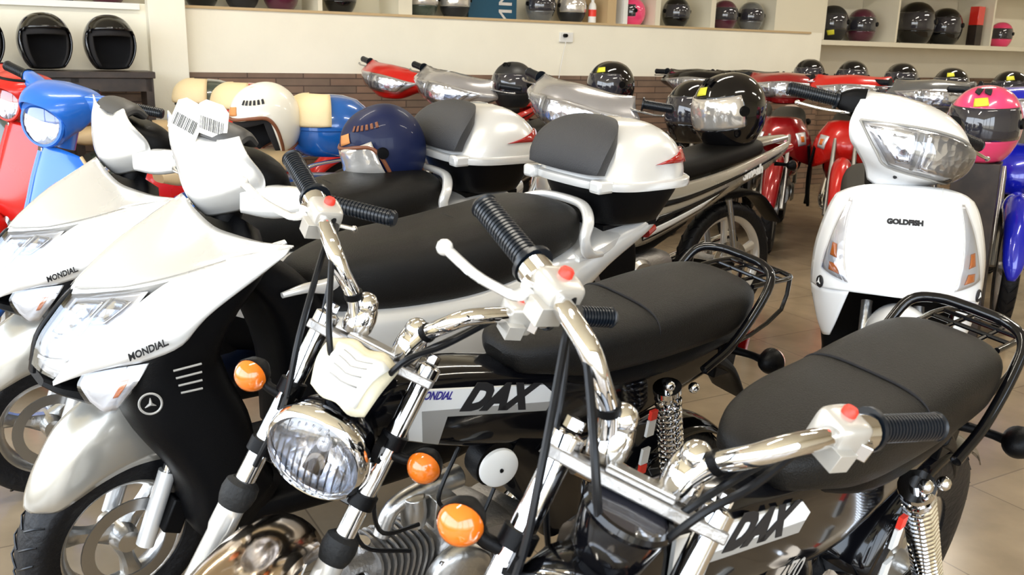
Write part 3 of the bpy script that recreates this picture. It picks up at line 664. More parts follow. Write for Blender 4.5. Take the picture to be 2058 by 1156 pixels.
    mb.sweep([(.10, -.075, .335, .085, .075, 3.2), (.09, -.03, .335, .095, .085, 3.2), (.08, .04, .335, .095, .085, 3.2), (.08, .07, .335, .085, .075, 3)], 24, 3, up=(0, 0, 1))
    mb.sweep([(.02, -.06, .33, .075, .065, 3), (-.02, .06, .33, .07, .06, 3)], 20, 3)
    eng = mb.build('engine', 'dull_alloy', t)
    for s in (1, -1):
        MB().lathe([(.0, .028), (.045, .027), (.062, .020), (.070, .006), (.070, 0)], (.135, .068 * s, .335), (.12, s, 0), 30).build('clutch_cover', 'alloy', eng)
        MB().lathe([(.0, .022), (.035, .02), (.046, .012), (.05, 0)], (.01, .066 * s, .34), (0, s, 0), 26).build('side_cover', 'dull_alloy', eng)
        mb = MB()
        for k in range(8): a = k * .785; mb.lathe([(0, .006), (.005, .006), (.005, 0)], (.135 + .064 * math.cos(a), (.074) * s, .335 + .064 * math.sin(a)), (0, s, 0), 6)
        mb.build('cover_bolt', 'chrome', eng)
    mb = MB()
    for k in range(9):
        x_ = .19 + k * .013; mb.sweep([(x_, 0, .36, .058, .056, 4), (x_ + .005, 0, .361, .058, .056, 4)], 20, 1)
    mb.sweep([(.16, 0, .36, .04, .04, 3), (.30, 0, .37, .045, .042, 3), (.345, 0, .375, .042, .040, 3)], 18, 3)
    mb.build('cylinder', 'dull_alloy', eng)
    mb = MB(); mb.lathe([(0, .014), (.020, .014), (.024, 0)], (.325, .044, .375), (0, 1, 0), 20); mb.lathe([(0, .0), (.016, .0), (.018, -.03), (.012, -.05)], (.30, 0, .425), (0, 0, 1), 16); mb.build('tappet_cap', 'chrome', eng)
    mb = MB(); mb.lathe([(0, 0), (.022, 0), (.024, .03), (.02, .06), (0, .062)], (.20, .01, .43), (.1, 0, 1), 18); mb.tube([(.26, 0, .42), (.24, 0, .47), (.18, 0, .485), (.10, 0, .49)], [.016, .015, .018, .022], 14); mb.box((.155, .02, .455), (.022, .02, .028)); mb.build('carburettor', 'alloy', eng, bevel=.002)
    MB().lathe([(0, -.02), (.040, -.02), (.044, 0), (.044, .02), (0, .02)], (.06, .03, .53), (0, 1, 0), 26).build('air_filter', 'black_plastic', eng)
    MB().lathe([(.0, .012), (.030, .011), (.036, .006), (.037, 0), (0, 0)], (.08, .078, .545), (.25, 1, 0.05), 32).build('horn_disc', 'decal_white', t)
    MB().lathe([(.004, .0145), (0, .0145)], (.08, .078, .545), (.25, 1, 0.05), 8).ball((.083, .091, .546), .0035, 8).build('centre_screw', 'black_plastic', t)
    mb = MB(); mb.tube([(.34, -.02, .33), (.36, -.05, .28), (.28, -.09, .22), (.05, -.10, .22), (-.15, -.10, .26)], .014, 14); ex = mb.build('exhaust_pipe', 'dull_alloy', t)
    MB().sweep([(-.12, -.105, .25, .022, .022, 2), (-.20, -.11, .28, .034, .034, 2), (-.55, -.115, .37, .036, .036, 2), (-.60, -.115, .385, .02, .02, 2)], 20, 4).build('muffler', 'chrome', ex)
    MB().sweep([(-.12, .085, .50, .012, .030, 3), (-.22, .088, .44, .014, .034, 3), (-.32, .088, .37, .012, .022, 3)], 14, 4).build('chain_guard', 'chrome_beige_reflection', t)
    MB().tube([(-.11, .098, .515), (-.22, .102, .455), (-.33, .102, .36)], .004, 8).build('brake_rod', 'chrome', t)
    mb = MB(); mb.tube([(-.02, .08, .27), (.0, .14, .26)], .010, 10, 1); mb.tube([(.0, .13, .26), (.0, .22, .262)], .015, 12, 1); mb.tube([(-.02, -.08, .27), (.0, -.22, .262)], .014, 12, 1); mb.build('footpeg', 'rubber', t)
    mb = MB(); mb.tube([(.02, .09, .25), (.04, .15, .12), (.06, .22, .037)], .009, 10); mb.box((.062, .225, .038), (.028, .016, .006)); mb.build('kickstand', 'black_plastic', t)
    for c in ([(.30, .05, .64), (.33, .07, .56), (.30, .06, .48), (.22, .05, .46)], [(.28, -.04, .62), (.34, .03, .54), (.33, .05, .46), (.24, .06, .42)], [(.08, .075, .50), (.12, .09, .42), (.06, .095, .36), (.0, .08, .28)], [(.16, .06, .60), (.20, .07, .52), (.16, .06, .47)]):
        cable(t, c, .0038)
    return t
# ---------------------------------------------------------------- silver sport scooter
def rear_case(t, m_lid='silver_paint', cx=-.70, cz=.765, hl=.19, hw=.185):
    """hard luggage box: black tub, silver domed lid with rim, back pad and red reflectors; front towards +x"""
    def ring(k, z, sh=0, n=48, ex=3.2, kw=None):
        P = []
        for i in range(n):
            A = 2 * math.pi * i / n; c_, s_ = math.cos(A), math.sin(A); E = 2 / ex
            P.append((cx + sh + hl * k * math.copysign(abs(c_) ** E, c_), hw * (kw or k) * math.copysign(abs(s_) ** E, s_), z))
        return P
    mb = MB(); mb.rings([ring(.60, cz), ring(.66, cz + .006), ring(.72, cz + .03), ring(.86, cz + .09), ring(.90, cz + .115), ring(.90, cz + .125)])
    o = mb.build('top_case', 'black_plastic', t)
    mb = MB(); mb.rings([ring(.95, cz + .112), ring(1.035, cz + .112), ring(1.045, cz + .120), ring(1.04, cz + .132), ring(1.0, cz + .137), ring(.9, cz + .137)]); mb.build('lid_rim', m_lid, o)
    def L(u, v):                                             # u 0..1 round from the front, v 0 rim .. 1 crown
        A = 2 * math.pi * u; c_, s_ = math.cos(A), math.sin(A); a = v * math.pi / 2
        k = math.cos(a) ** .55 if v < 1 else 0.; z = cz + .135 + .150 * math.sin(a) ** 1.25 * (1 - .30 * max(0, -c_) ** 1.5); E = 2 / ((3.2 if c_ > 0 else 3.2 - .7 * -c_) - .8 * v)
        return (cx - .035 * math.sin(a) + hl * .985 * k * math.copysign(abs(c_) ** E, c_), hw * .985 * k * math.copysign(abs(s_) ** E, s_), z)
    mb = MB(); mb.rings([[L(i / 48, j / 12) for i in range(48)] for j in range(12)] + [[tuple(V(L(i / 48, .995))) for i in range(48)]]); lid = mb.build('lid', m_lid, o)
    front = Surf([[(-.528 + .0, y, cz + .150) for y in (-.135, -.07, 0, .07, .135)], [(-.538, y, cz + .185) for y in (-.142, -.07, 0, .07, .142)], [(-.562, y, cz + .220) for y in (-.138, -.07, 0, .07, .138)],
                  [(-.598, y, cz + .249) for y in (-.112, -.06, 0, .06, .112)], [(-.632 - .012 * (1 - abs(y) / .06), y, cz + .266) for y in (-.06, -.035, 0, .035, .06)]])
    def fr(p): return (p[0] + cx + .70, p[1], p[2])
    front.rows = [[fr(p) for p in r] for r in front.rows]
    mb = MB(); front.patch(mb, n=16, m=14, off=.012, bulge=.010, flip=1)
    mb.build('back_pad', 'pad_grey', o, solid=.035, soff=0, smooth=60, bevel=.012)
    sf = Surf([[L(.5 + (k - 12) / 24 * .98, v) for k in range(25)] for v in (0, .1, .2, .3, .4, .5, .6, .7, .8)])
    for s in (1, -1):
        def q(a, v): u = .5 + s * (a - 180) / 360. / .98; return (u, v / .8)
        mb = MB(); sf.patch(mb, (q(84, .24), q(150, .27), q(152, .48), q(122, .46)), 10, 4, off=.004); a = mb.build('reflector', 'red_lens', o, solid=.008, soff=0)
    for s in (-1, 1): MB().box((cx + hl * .93, .135 * s, cz + .124), (.030, .022, .018)).build('hinge_latch', m_lid, o, bevel=.009)
    return o
def sport_scooter(label, x, y, deg, lean, st, tags):
    t = thing('scooter', label, 'scooter', (x, y, 0), rad(deg), rad(lean)); S = []
    hood = [[(.548, 0, .933), (.535, .04, .905), (.515, .08, .878), (.491, .12, .868), (.461, .19, .864), (.428, .252, .868)],
            [(.612, 0, .892), (.590, .05, .878), (.560, .09, .858), (.525, .13, .852), (.480, .19, .858), (.430, .252, .867)],
            [(.690, 0, .840), (.665, .05, .835), (.625, .10, .824), (.575, .14, .828), (.505, .19, .845), (.432, .252, .866)],
            [(.772, 0, .762), (.728, .06, .772), (.675, .11, .786), (.614, .155, .806), (.520, .198, .838), (.434, .252, .865)],
            [(.762, 0, .735), (.712, .052, .748), (.660, .112, .762), (.600, .152, .782), (.512, .198, .816), (.436, .246, .850)]]
    smooth_grid(MB(), hood, True, 30, 14).build('front_hood', 'silver_grey', t, solid=.004)  # same silver as the side panels, its shading put into the greyer tone
    mb = MB(); sf = Surf(hood, True)
    for s in (-1, 1): sf.patch(mb, ((.5 + .38 * s, .68), (.5 + .16 * s, .735), (.5 + .16 * s, .748), (.5 + .38 * s, .692)), 12, 2, off=-.0015); sf.patch(mb, ((.5 + .16 * s, .735), (.5 + .02 * s, .72), (.5 + .02 * s, .735), (.5 + .16 * s, .748)), 8, 2, off=-.0015)
    mb.build('panel_gap', 'decal_grey', t, solid=.001)
    side = [[(.434, .252, .866), (.525, .200, .836), (.614, .158, .808), (.669, .146, .777), (.721, .130, .732), (.788, .104, .677), (.832, .064, .606)],
            [(.450, .256, .850), (.540, .222, .806), (.610, .192, .776), (.668, .172, .738), (.722, .155, .700), (.787, .122, .650), (.832, .066, .603)],
            [(.472, .248, .830), (.562, .224, .765), (.622, .204, .722), (.676, .184, .690), (.726, .162, .664), (.785, .118, .632), (.832, .067, .600)],
            [(.483, .238, .815), (.580, .205, .738), (.632, .198, .684), (.690, .172, .656), (.735, .145, .643), (.785, .104, .624), (.832, .066, .598)]]
    low = [[(.790, .110, .628), (.740, .150, .644), (.690, .176, .652)], [(.800, .110, .605), (.755, .160, .606), (.715, .176, .612)], [(.790, .125, .575), (.772, .150, .560), (.750, .160, .560)]]
    lamp = [[(.775, .010, .757), (.728, .062, .768), (.672, .128, .782)], [(.806, .012, .722), (.775, .062, .725), (.716, .129, .738)], [(.838, .012, .678), (.814, .056, .674), (.776, .106, .684)], [(.853, .010, .628), (.845, .032, .618), (.829, .062, .610)]]
    for s in (1, -1):
        fl = lambda R: [[(p[0], p[1] * s, p[2]) for p in r] for r in R]
        smooth_grid(MB(), fl(side), False, 24, 12).build('side_panel', 'silver_paint', t, solid=.004)
        g = Surf(fl(lamp)); hl = g.patch(MB(), n=12, m=14, off=.010 * s).build('headlight', 'lens_clear', t, solid=.003); g.patch(MB(), n=12, m=14, off=-.001 * s).build('headlight_lens', 'clear_cover', hl)
        mb = MB(); g.patch(mb, ((.18, .12), (.60, .10), (.62, .55), (.15, .55)), 8, 8, off=.005 * s, bulge=.005 * s); mb.build('reflector_bowl', 'reflector', hl, solid=.001)
        mb = MB(); g.patch(mb, ((.68, .08), (.93, .14), (.85, .42), (.68, .42)), 6, 6, off=.005 * s, bulge=.004 * s); mb.build('side_lamp', 'reflector', hl, solid=.001)
        mb = MB()
        for q in ((((.12, .60), (.64, .60), (.60, .63), (.12, .63))), ((.63, .08), (.665, .08), (.665, .60), (.63, .60)), ((.08, .86), (.9, .82), (.9, .86), (.08, .9))): g.patch(mb, q, 6, 6, off=.004 * s)
        mb.build('lamp_rib', 'decal_white', hl, solid=.001)
        g = Surf(fl(low)); tl = g.patch(MB(), n=8, m=8, off=.008 * s).build('turn_signal', 'lens_clear', t, solid=.003); g.patch(MB(), n=8, m=8, off=-.002 * s).build('signal_lens', 'clear_cover', tl)
        mb = MB(); g.patch(mb, ((.62, .3), (.78, .3), (.74, .7), (.6, .7)), 6, 6, off=.004 * s, bulge=.001 * s); mb.build('bulb_cover', 'amber', tl, solid=.001)
        mb = MB(); mb.sweep([(.415, .172 * s, .742, .006, .006), (.36, .168 * s, .748, .014, .010), (.30, .155 * s, .742, .012, .016), (.25, .146 * s, .762, .01, .006)], 12, 4); mb.build('seat_wing', 'silver_paint', t)
        mb = MB()
        for k in range(4):
            z0 = .637 - .016 * k; mb.tube([(.652 - .004 * k, .200 * s, z0), (.600, .206 * s, z0 + .006 - .001 * k)], .0022, 6, 1)
        mb.build('vent_stripe', 'decal_grey', t)
        c = V(.693, .184 * s, .573); f = V(.35, s, .1); mb = MB(); mb.lathe([(.018, 0), (.0205, .002), (.0225, 0)], c, f, 28, closed=True)
        for k in range(3): A = rad(90 + 120 * k); mb.tube([c + V(0, .001 * s, 0), c + V(-.35 * math.cos(A) * .0, 0, 0) + V(math.cos(A) * .012, 0, math.sin(A) * .012)], [.0035, .0008], 6, 1)
        mb.build('emblem', 'decal_grey', t)
        rt = (V(.614, .205 * s, .700) - V(.700, .183 * s, .668)) * s
        text('lettering', 'MONDIAL.', .020, 'ink', t, (.693, .190 * s, .684), rt, (0.2, 0, 1), .0008, .2, .0006, fit=.074)
    mb = MB(); mb.sweep([(.765, 0, .762, .008, .004, 3), (.806, 0, .721, .009, .005, 3), (.838, 0, .676, .010, .005, 3), (.852, 0, .610, .016, .005, 3)], 10, 4, up=(1, 0, 1)); mb.sweep([(.846, 0, .600, .050, .008, 4), (.820, 0, .588, .080, .012, 4), (.77, 0, .57, .10, .02, 4)], 16, 3); mb.build('nose_trim', 'black_plastic', t)
    mb = MB(); mb.sweep([(.430, 0, .868, .08, .03, 3), (.468, 0, .822, .19, .035, 4), (.545, 0, .76, .200, .062, 4), (.60, 0, .69, .188, .085, 4), (.625, 0, .62, .176, .105, 4), (.61, 0, .54, .182, .105, 4.5), (.57, 0, .46, .190, .10, 4.5), (.545, 0, .38, .196, .085, 5), (.52, 0, .30, .198, .10, 5), (.49, 0, .265, .19, .11, 5)], 30, 4, up=(1, 0, 0)); mb.build('leg_shield', 'black_plastic', t)
    mb = MB(); mb.sweep([(.52, 0, .27, .19, .03, 5), (.30, 0, .265, .195, .035, 5), (.02, 0, .27, .185, .05, 5), (-.15, 0, .30, .17, .07, 4)], 24, 3); mb.build('floorboard', 'black_plastic', t)
    mb = MB(); mb.sweep([(.46, 0, .80, .15, .04, 4), (.36, 0, .70, .15, .06, 4), (.30, 0, .55, .12, .07, 4), (.28, 0, .36, .12, .08, 4)], 20, 3, up=(1, 0, 0)); mb.build('inner_panel', 'black_plastic', t)
    # body under the seat, tail
    mb = MB(); mb.sweep([(.30, 0, .60, .10, .08, 3), (.22, 0, .56, .135, .12, 3.4), (.05, 0, .535, .155, .14, 3.6), (-.15, 0, .55, .165, .13, 3.6), (-.38, 0, .62, .160, .10, 3.4), (-.58, 0, .695, .135, .06, 3), (-.78, 0, .745, .09, .035, 3), (-.88, 0, .76, .04, .02, 3)], 28, 5); mb.build('side_cover', 'silver_paint', t)
    mb = MB(); mb.sweep([(.27, 0, .46, .12, .10, 4), (.0, 0, .40, .15, .08, 4), (-.30, 0, .44, .13, .08, 4), (-.6, 0, .58, .08, .06, 3)], 20, 4); mb.build('lower_cover', 'black_plastic', t)
    mb = MB(); mb.sweep([(.315, 0, .70, .05, .03, 3), (.27, 0, .705, .095, .060, 3), (.15, 0, .71, .135, .085, 3), (-.05, 0, .715, .152, .098, 3), (-.22, 0, .735, .156, .098, 3), (-.36, 0, .765, .150, .085, 3), (-.46, 0, .775, .125, .065, 3), (-.50, 0, .775, .08, .04, 3)], 34, 6); st_ = mb.build('seat', 'vinyl', t)
    mb = MB(); mb.tube([(-.12, .153 * math.cos(rad(a)), .722 + .0985 * abs(math.sin(rad(a))) ** .7) for a in range(0, 181, 15)], .002, 6, 2); mb.build('seat_seam', 'lining', st_)
    mb = MB(); pts = [(-.54, .13, .70), (-.475, .155, .715), (-.450, .162, .760), (-.470, .150, .800), (-.500, .105, .825), (-.515, .05, .834)]
    P = pts + [(p[0], -p[1], p[2]) for p in pts[::-1]]; mb.sweep([(*p, .011, .017, 2.5) for p in P], 14, 5, up=(1, 0, 0.01)); mb.sweep([(-.45, 0, .70, .150, .02, 3), (-.55, 0, .715, .145, .035, 3), (-.66, 0, .735, .11, .022, 3)], 20, 4); mb.build('grab_rail', 'silver_paint', t)
    MB().box((-.70, 0, .757), (.11, .09, .008)).build('case_bracket', 'black_plastic', t)
    rear_case(t)
    mb = MB(); mb.sweep([(-.84, 0, .705, .045, .018, 3), (-.885, 0, .715, .03, .012, 3)], 16, 2); mb.build('tail_lamp', 'red_lens', t)
    wheel(t, (-.62, 0, .225), .225, .11, .155, 'star', 'rear_wheel', 'dull_alloy')
    MB().sweep([(-.10, .07, .27, .05, .05, 4), (-.35, .085, .27, .045, .06, 4), (-.62, .085, .25, .035, .06, 3)], 18, 4).build('engine', 'dull_alloy', t)
    MB().sweep([(-.20, -.11, .22, .02, .02, 2), (-.35, -.13, .24, .045, .05, 2.5), (-.70, -.13, .33, .05, .055, 2.5), (-.76, -.13, .345, .03, .035, 2)], 18, 4).build('muffler', 'black_plastic', t)
    # fork, front wheel, mudguard
    ax = V(.715, 0, .205)
    S.append(wheel(t, ax, .205, .094, .140, 'star', 'front_wheel', 'alloy', .105, 1, spokes=3))
    rows = []
    for a, wd, R_, dp in ((36, .018, .226, .01), (43, .046, .240, .05), (56, .060, .268, .085), (72, .068, .315, .13), (90, .070, .350, .16), (108, .066, .365, .17), (125, .055, .35, .15)):
        A = rad(a); d = V(math.cos(A), 0, math.sin(A))
        rows.append([tuple(ax + d * (R_ - dp * (1 - math.cos(rad(b)))) + V(0, wd * math.sin(rad(b)), 0)) for b in (-90, -70, -45, -20, 0, 20, 45, 70, 90)])
    fd = smooth_grid(MB(), rows, n=20, m=28).build('front_mudguard', 'warm_silver', t, solid=.004, ref=(.70, 0, .1)); S.append(fd)
    for s in (-1, 1):
        mb = MB(); mb.tube([ax + V(-.02, .078 * s, .0), ax + V(-.075, .078 * s, .16)], .019, 14, 1); o = mb.build('fork_leg', 'silver_paint', t); S.append(o); MB().tube([ax + V(-.075, .078 * s, .16), ax + V(-.14, .075 * s, .34)], .013, 12, 1).build('fork_tube', 'chrome', o)
    mb = MB(); mb.box(ax + V(-.09, .082, .06), (.020, .020, .038), Matrix.Rotation(-.4, 3, 'Y')); mb.build('brake_caliper', 'black_plastic', t, bevel=.004)
    S.append(cable(t, [ax + V(-.09, .10, .09), ax + V(-.11, .11, .16), ax + V(-.14, .08, .24), (.52, .03, .60)], .004, name='brake_hose'))
    # handlebar cover
    cw = [[(.512, 0, 1.048), (.512, .05, 1.053), (.516, .09, 1.062), (.512, .132, 1.076)], [(.547, 0, 1.005), (.540, .05, 1.008), (.526, .10, 1.022), (.500, .148, 1.040)],
          [(.549, 0, .952), (.533, .05, .958), (.502, .10, .975), (.462, .145, .995)], [(.530, 0, .910), (.512, .04, .918), (.480, .085, .937), (.444, .125, .958)], [(.502, 0, .882), (.480, .03, .890), (.450, .07, .908), (.430, .100, .930)]]
    cv = smooth_grid(MB(), cw, True, 26, 18).build('handlebar_cover', 'silver_paint', t, solid=.004); S.append(cv)
    mb = MB(); mb.sweep([(.49, 0, 1.03, .095, .012, 3), (.46, 0, .995, .12, .045, 3), (.415, 0, .965, .13, .055, 3), (.37, 0, .935, .10, .035, 3)], 24, 4); S.append(mb.build('instrument_panel', 'black_plastic', t))
    mb = MB(); mb.sweep([(.508, -.0, 1.045, .122, .010, 3), (.49, 0, 1.062, .118, .016, 3), (.465, 0, 1.064, .105, .016, 3), (.44, 0, 1.045, .09, .012, 3)], 24, 4); mb.build('meter_hood', 'dark_grey_plastic', S[-1])
    for s in (-1, 1):
        mb = MB(); mb.sweep([(.470, .085 * s, .938, .020, .030, 3), (.430, .130 * s, .938, .022, .034, 3), (.385, .180 * s, .946, .020, .026, 3), (.370, .205 * s, .95, .015, .017, 3)], 16, 4, up=(0, 0, 1)); arm = mb.build('cover_arm', 'silver_paint', t); S.append(arm)
        S.append(grip(t, (.372, .205 * s, .952), (.296, .352 * s, .942)))
        S.append(lever(t, [(.400, .195 * s, .945), (.425, .235 * s, .938), (.415, .28 * s, .934), (.385, .335 * s, .930)], 'alloy', .005, .007))
        mb = MB(); mb.sweep([(.385, .19 * s, .953, .02, .026, 3), (.375, .215 * s, .953, .022, .024, 3)], 14, 2); S.append(mb.build('switch_housing', 'black_plastic', t))
    mb = MB(); mb.tube([(.44, 0, .93), (.452, 0, .90), (.462, 0, .87)], .035, 16); S.append(mb.build('steering_column', 'black_plastic', t))
    if tags:
        for k, (c, r_, u_) in enumerate((((.524, -.030, 1.078), V(-.35, 1, -.30), V(-.25, -.1, 1)), ((.512, .045, 1.088), V(-.35, 1, -.14), V(.02, 0, 1)))):
            r_ = r_.normalized(); u_ = (u_ - r_ * u_.dot(r_)).normalized(); n_ = r_.cross(u_); c = V(c); F_ = lambda a, b, w=0: c + r_ * a + u_ * b + n_ * w
            mb = MB(); mb.prism([(-.036, -.032), (.036, -.032), (.036, .026), (.02, .038), (-.02, .038), (-.036, .026)], F_, -.0006, .0006); g = mb.build('barcode_tag', 'paper', t); S.append(g)
            mb = MB(); xx = -.030; random.seed(3 + k)
            while xx < .028:
                ww = random.choice((.0008, .0014, .0022)); mb.prism([(xx, -.022), (xx + ww, -.022), (xx + ww, .004), (xx, .004)], F_, .0007, .0010); xx += ww + random.choice((.001, .0016, .0024))
            mb.build('barcode', 'ink', g)
    steer(S, (.5, 0, .8), rad(26), rad(st))
    return t

# ---------------------------------------------------------------- white scooter
def white_scooter(label, x, y, deg, st):
    t = thing('scooter', label, 'scooter', (x, y, 0), rad(deg), 0); S = []; K = ((.20, 0, 1.0), rad(26), rad(st))
    ap = [[(.300, 0, .892), (.298, .05, .892), (.290, .10, .888), (.268, .150, .872), (.235, .182, .850)], [(.345, 0, .855), (.342, .05, .855), (.332, .10, .850), (.300, .160, .835), (.245, .198, .820)],
          [(.385, 0, .790), (.382, .06, .790), (.365, .12, .785), (.325, .180, .775), (.255, .215, .765)], [(.430, 0, .710), (.425, .06, .710), (.400, .13, .705), (.350, .195, .700), (.265, .228, .695)],
          [(.462, 0, .645), (.455, .06, .645), (.425, .13, .640), (.370, .200, .632), (.275, .230, .625)], [(.468, 0, .612), (.460, .06, .612), (.432, .13, .608), (.378, .198, .600), (.280, .228, .590)]]
    sf = Surf(ap, True); mb = MB(); sf.patch(mb, n=36, m=26); mb.build('front_apron', 'white_paint', t, solid=.005)
    lobe = [[(.432, .13, .610), (.405, .165, .604), (.378, .196, .600), (.33, .215, .595), (.280, .228, .590)], [(.420, .142, .560), (.398, .170, .556), (.370, .192, .550), (.33, .210, .545), (.29, .216, .540)], [(.405, .155, .505), (.388, .172, .502), (.365, .186, .498), (.33, .198, .492), (.30, .200, .490)], [(.385, .165, .465), (.375, .172, .462), (.36, .178, .458), (.34, .182, .455), (.32, .184, .455)]]
    for s in (1, -1):
        fl = lambda R: [[(p[0], p[1] * s, p[2]) for p in r] for r in R]
        smooth_grid(MB(), fl(lobe), False, 12, 10).build('lower_apron', 'white_paint', t, solid=.005)
        U = lambda a: .5 + s * a
        mb = MB(); sf.patch(mb, ((U(.335), .16), (U(.350), .16), (U(.385), .72), (U(.255), .84)), 8, 12, off=-.002); sg = mb.build('turn_signal', 'lens_clear', t, solid=.001)
        mb = MB(); sf.patch(mb, ((U(.335), .16), (U(.350), .16), (U(.385), .72), (U(.255), .84)), 8, 12, off=-.007, bulge=-.004); mb.build('signal_lens', 'clear_cover', sg)
        mb = MB(); sf.patch(mb, ((U(.325), .54), (U(.350), .53), (U(.348), .62), (U(.312), .64)), 5, 5, off=-.004, bulge=-.002); sf.patch(mb, ((U(.310), .68), (U(.345), .67), (U(.342), .73), (U(.295), .76)), 5, 5, off=-.004, bulge=-.002); mb.build('bulb_cover', 'amber', sg, solid=.001)
        e = sf.at(U(.388), .89); n_ = -sf.nrm(U(.388), .89)
        if n_.x < 0: n_ = -n_
        mb = MB(); mb.lathe([(0, .004), (.016, .0035), (.018, 0)], e, n_, 26); em = mb.build('emblem', 'ink', t)
        mb = MB(); x_ = n_.cross(V(0, 0, 1)).normalized(); z_ = x_.cross(n_)
        for k in range(3): A = rad(90 + 120 * k); mb.tube([e + n_ * .0045, e + n_ * .0045 + (x_ * math.cos(A) + z_ * math.sin(A)) * .011], [.0028, .0008], 6, 1)
        mb.build('star', 'decal_white', em)
    mb = MB(); c = sf.at(.49, .37); n_ = sf.nrm(.5, .37); n_ = n_ if n_.x > 0 else -n_
    text('lettering', 'GOLDFISH', .020, 'ink', t, c + n_ * .002, (0, 1, 0), n_.cross(V(0, 1, 0)), .0012, 0, .0012, fit=.092)
    mb = MB(); sf.patch(mb, ((.72, .0), (.725, .0), (.69, .9), (.685, .9)), 2, 24, off=-.0012); mb.build('crease', 'decal_white', t, solid=.0008)
    mb = MB(); mb.sweep([(.24, 0, .87, .15, .03, 3.5), (.25, 0, .78, .195, .05, 4), (.27, 0, .68, .205, .08, 4), (.24, 0, .60, .205, .06, 4), (.22, 0, .48, .19, .05, 4), (.20, 0, .34, .165, .05, 4), (.16, 0, .27, .15, .05, 4)], 26, 4, up=(1, 0, 0)); mb.build('leg_shield', 'black_plastic', t)
    mb = MB(); mb.sweep([(.22, 0, .29, .16, .03, 5), (-.05, 0, .28, .16, .04, 5), (-.3, 0, .34, .15, .08, 4)], 20, 3); mb.build('floorboard', 'black_plastic', t)
    mb = MB(); mb.sweep([(-.10, 0, .62, .09, .06, 3), (-.2, 0, .60, .13, .12, 3.4), (-.4, 0, .60, .15, .12, 3.4), (-.7, 0, .68, .13, .09, 3), (-.95, 0, .75, .06, .04, 3)], 24, 4); mb.build('side_cover', 'white_paint', t)
    mb = MB(); mb.sweep([(-.08, 0, .70, .05, .03, 3), (-.15, 0, .72, .11, .05, 3), (-.4, 0, .745, .14, .055, 3), (-.7, 0, .79, .12, .05, 3), (-.82, 0, .80, .06, .03, 3)], 24, 4); mb.build('seat', 'vinyl', t)
    mb = MB(); mb.sweep([(.10, 0, 1.0, .05, .05, 3), (.14, 0, .93, .06, .05, 3), (.20, 0, .85, .07, .05, 3)], 16, 3, up=(1, 0, 0)); S.append(mb.build('steering_column', 'black_plastic', t))
    wheel(t, (-.78, 0, .22), .22, .11, .15, 'star', 'rear_wheel', 'dull_alloy')
    ax = V(.50, 0, .215); F_ = []
    F_.append(wheel(t, ax, .215, .09, .15, 'star', 'front_wheel', 'alloy', .1))
    rows = []
    for a, wd, R_, dp in ((-12, .035, .235, .03), (10, .07, .25, .05), (35, .088, .275, .08), (60, .095, .325, .11), (85, .095, .37, .13), (105, .085, .38, .10), (122, .07, .36, .06)):
        A = rad(a); d = V(math.cos(A), 0, math.sin(A)); rows.append([tuple(ax + d * (R_ - dp * (1 - math.cos(rad(b)))) + V(0, wd * math.sin(rad(b)), 0)) for b in (-90, -65, -40, -20, 0, 20, 40, 65, 90)])
    sf2 = Surf(rows); mb = MB(); sf2.patch(mb, n=22, m=24); fm = mb.build('front_mudguard', 'white_paint', t, solid=.005, ref=(.5, 0, .1)); F_.append(fm)
    mb = MB(); sf2.patch(mb, ((.17, .47), (.24, .47), (.24, .55), (.17, .55)), 4, 4, off=.003); mb.build('side_reflector', 'orange_cloth', fm, solid=.003, soff=0)
    for s in (-1, 1): F_.append(MB().tube([ax + V(0, .075 * s, 0), (.33, .07 * s, .56)], .016, 12, 1).build('fork_leg', 'alloy', t))
    steer(F_, (.33, 0, .6), rad(26), rad(min(st, 8)))
    # handlebar cover
    cw = [[(.155, 0, 1.118), (.150, .06, 1.116), (.135, .12, 1.108), (.120, .165, 1.100)], [(.235, 0, 1.104), (.228, .06, 1.101), (.205, .12, 1.090), (.160, .175, 1.078)], [(.300, 0, 1.072), (.290, .07, 1.068), (.255, .13, 1.058), (.175, .190, 1.045)],
          [(.335, 0, 1.030), (.322, .07, 1.026), (.280, .14, 1.018), (.190, .200, 1.005)], [(.345, 0, .975), (.330, .065, .970), (.285, .13, .965), (.195, .185, .965)], [(.330, 0, .925), (.312, .055, .923), (.265, .105, .925), (.190, .150, .940)], [(.285, 0, .895), (.27, .04, .893), (.235, .075, .895), (.18, .10, .905)], [(.262, 0, .855), (.25, .035, .855), (.225, .06, .858), (.18, .075, .87)]]
    sc = Surf(cw, True); mb = MB(); sc.patch(mb, n=34, m=30); cv = mb.build('handlebar_cover', 'white_paint', t, solid=.005); S.append(cv)
    mb = MB(); sc.patch(mb, ((.055, .40), (.945, .40), (.80, .70), (.20, .70)), 30, 12, off=-.0015); hl = mb.build('headlight', 'lens_clear', t, solid=.001); S.append(hl)
    mb = MB(); sc.patch(mb, ((.055, .40), (.945, .40), (.80, .70), (.20, .70)), 30, 12, off=-.010, bulge=-.012); mb.build('headlight_lens', 'clear_cover', hl)
    mb = MB(); sc.patch(mb, ((.09, .43), (.31, .43), (.31, .63), (.24, .64)), 8, 8, off=-.011, bulge=.008); sc.patch(mb, ((.37, .42), (.86, .42), (.74, .66), (.37, .66)), 14, 10, off=-.013, bulge=.010); mb.build('reflector_bowl', 'reflector', hl, solid=.001)
    mb = MB(); sc.patch(mb, ((.325, .42), (.35, .42), (.35, .67), (.325, .67)), 3, 8, off=-.012); q = [(.045, .39), (.30, .385), (.5, .385), (.7, .385), (.955, .39), (.87, .60), (.80, .705), (.5, .715), (.20, .705), (.13, .60)]
    P = [sc.at(*p) - sc.nrm(*p) * .006 * 1 for p in q]; mb.tube(P + [P[0]], .004, 8, 4); mb.build('headlight_trim', 'decal_grey', hl, solid=0)
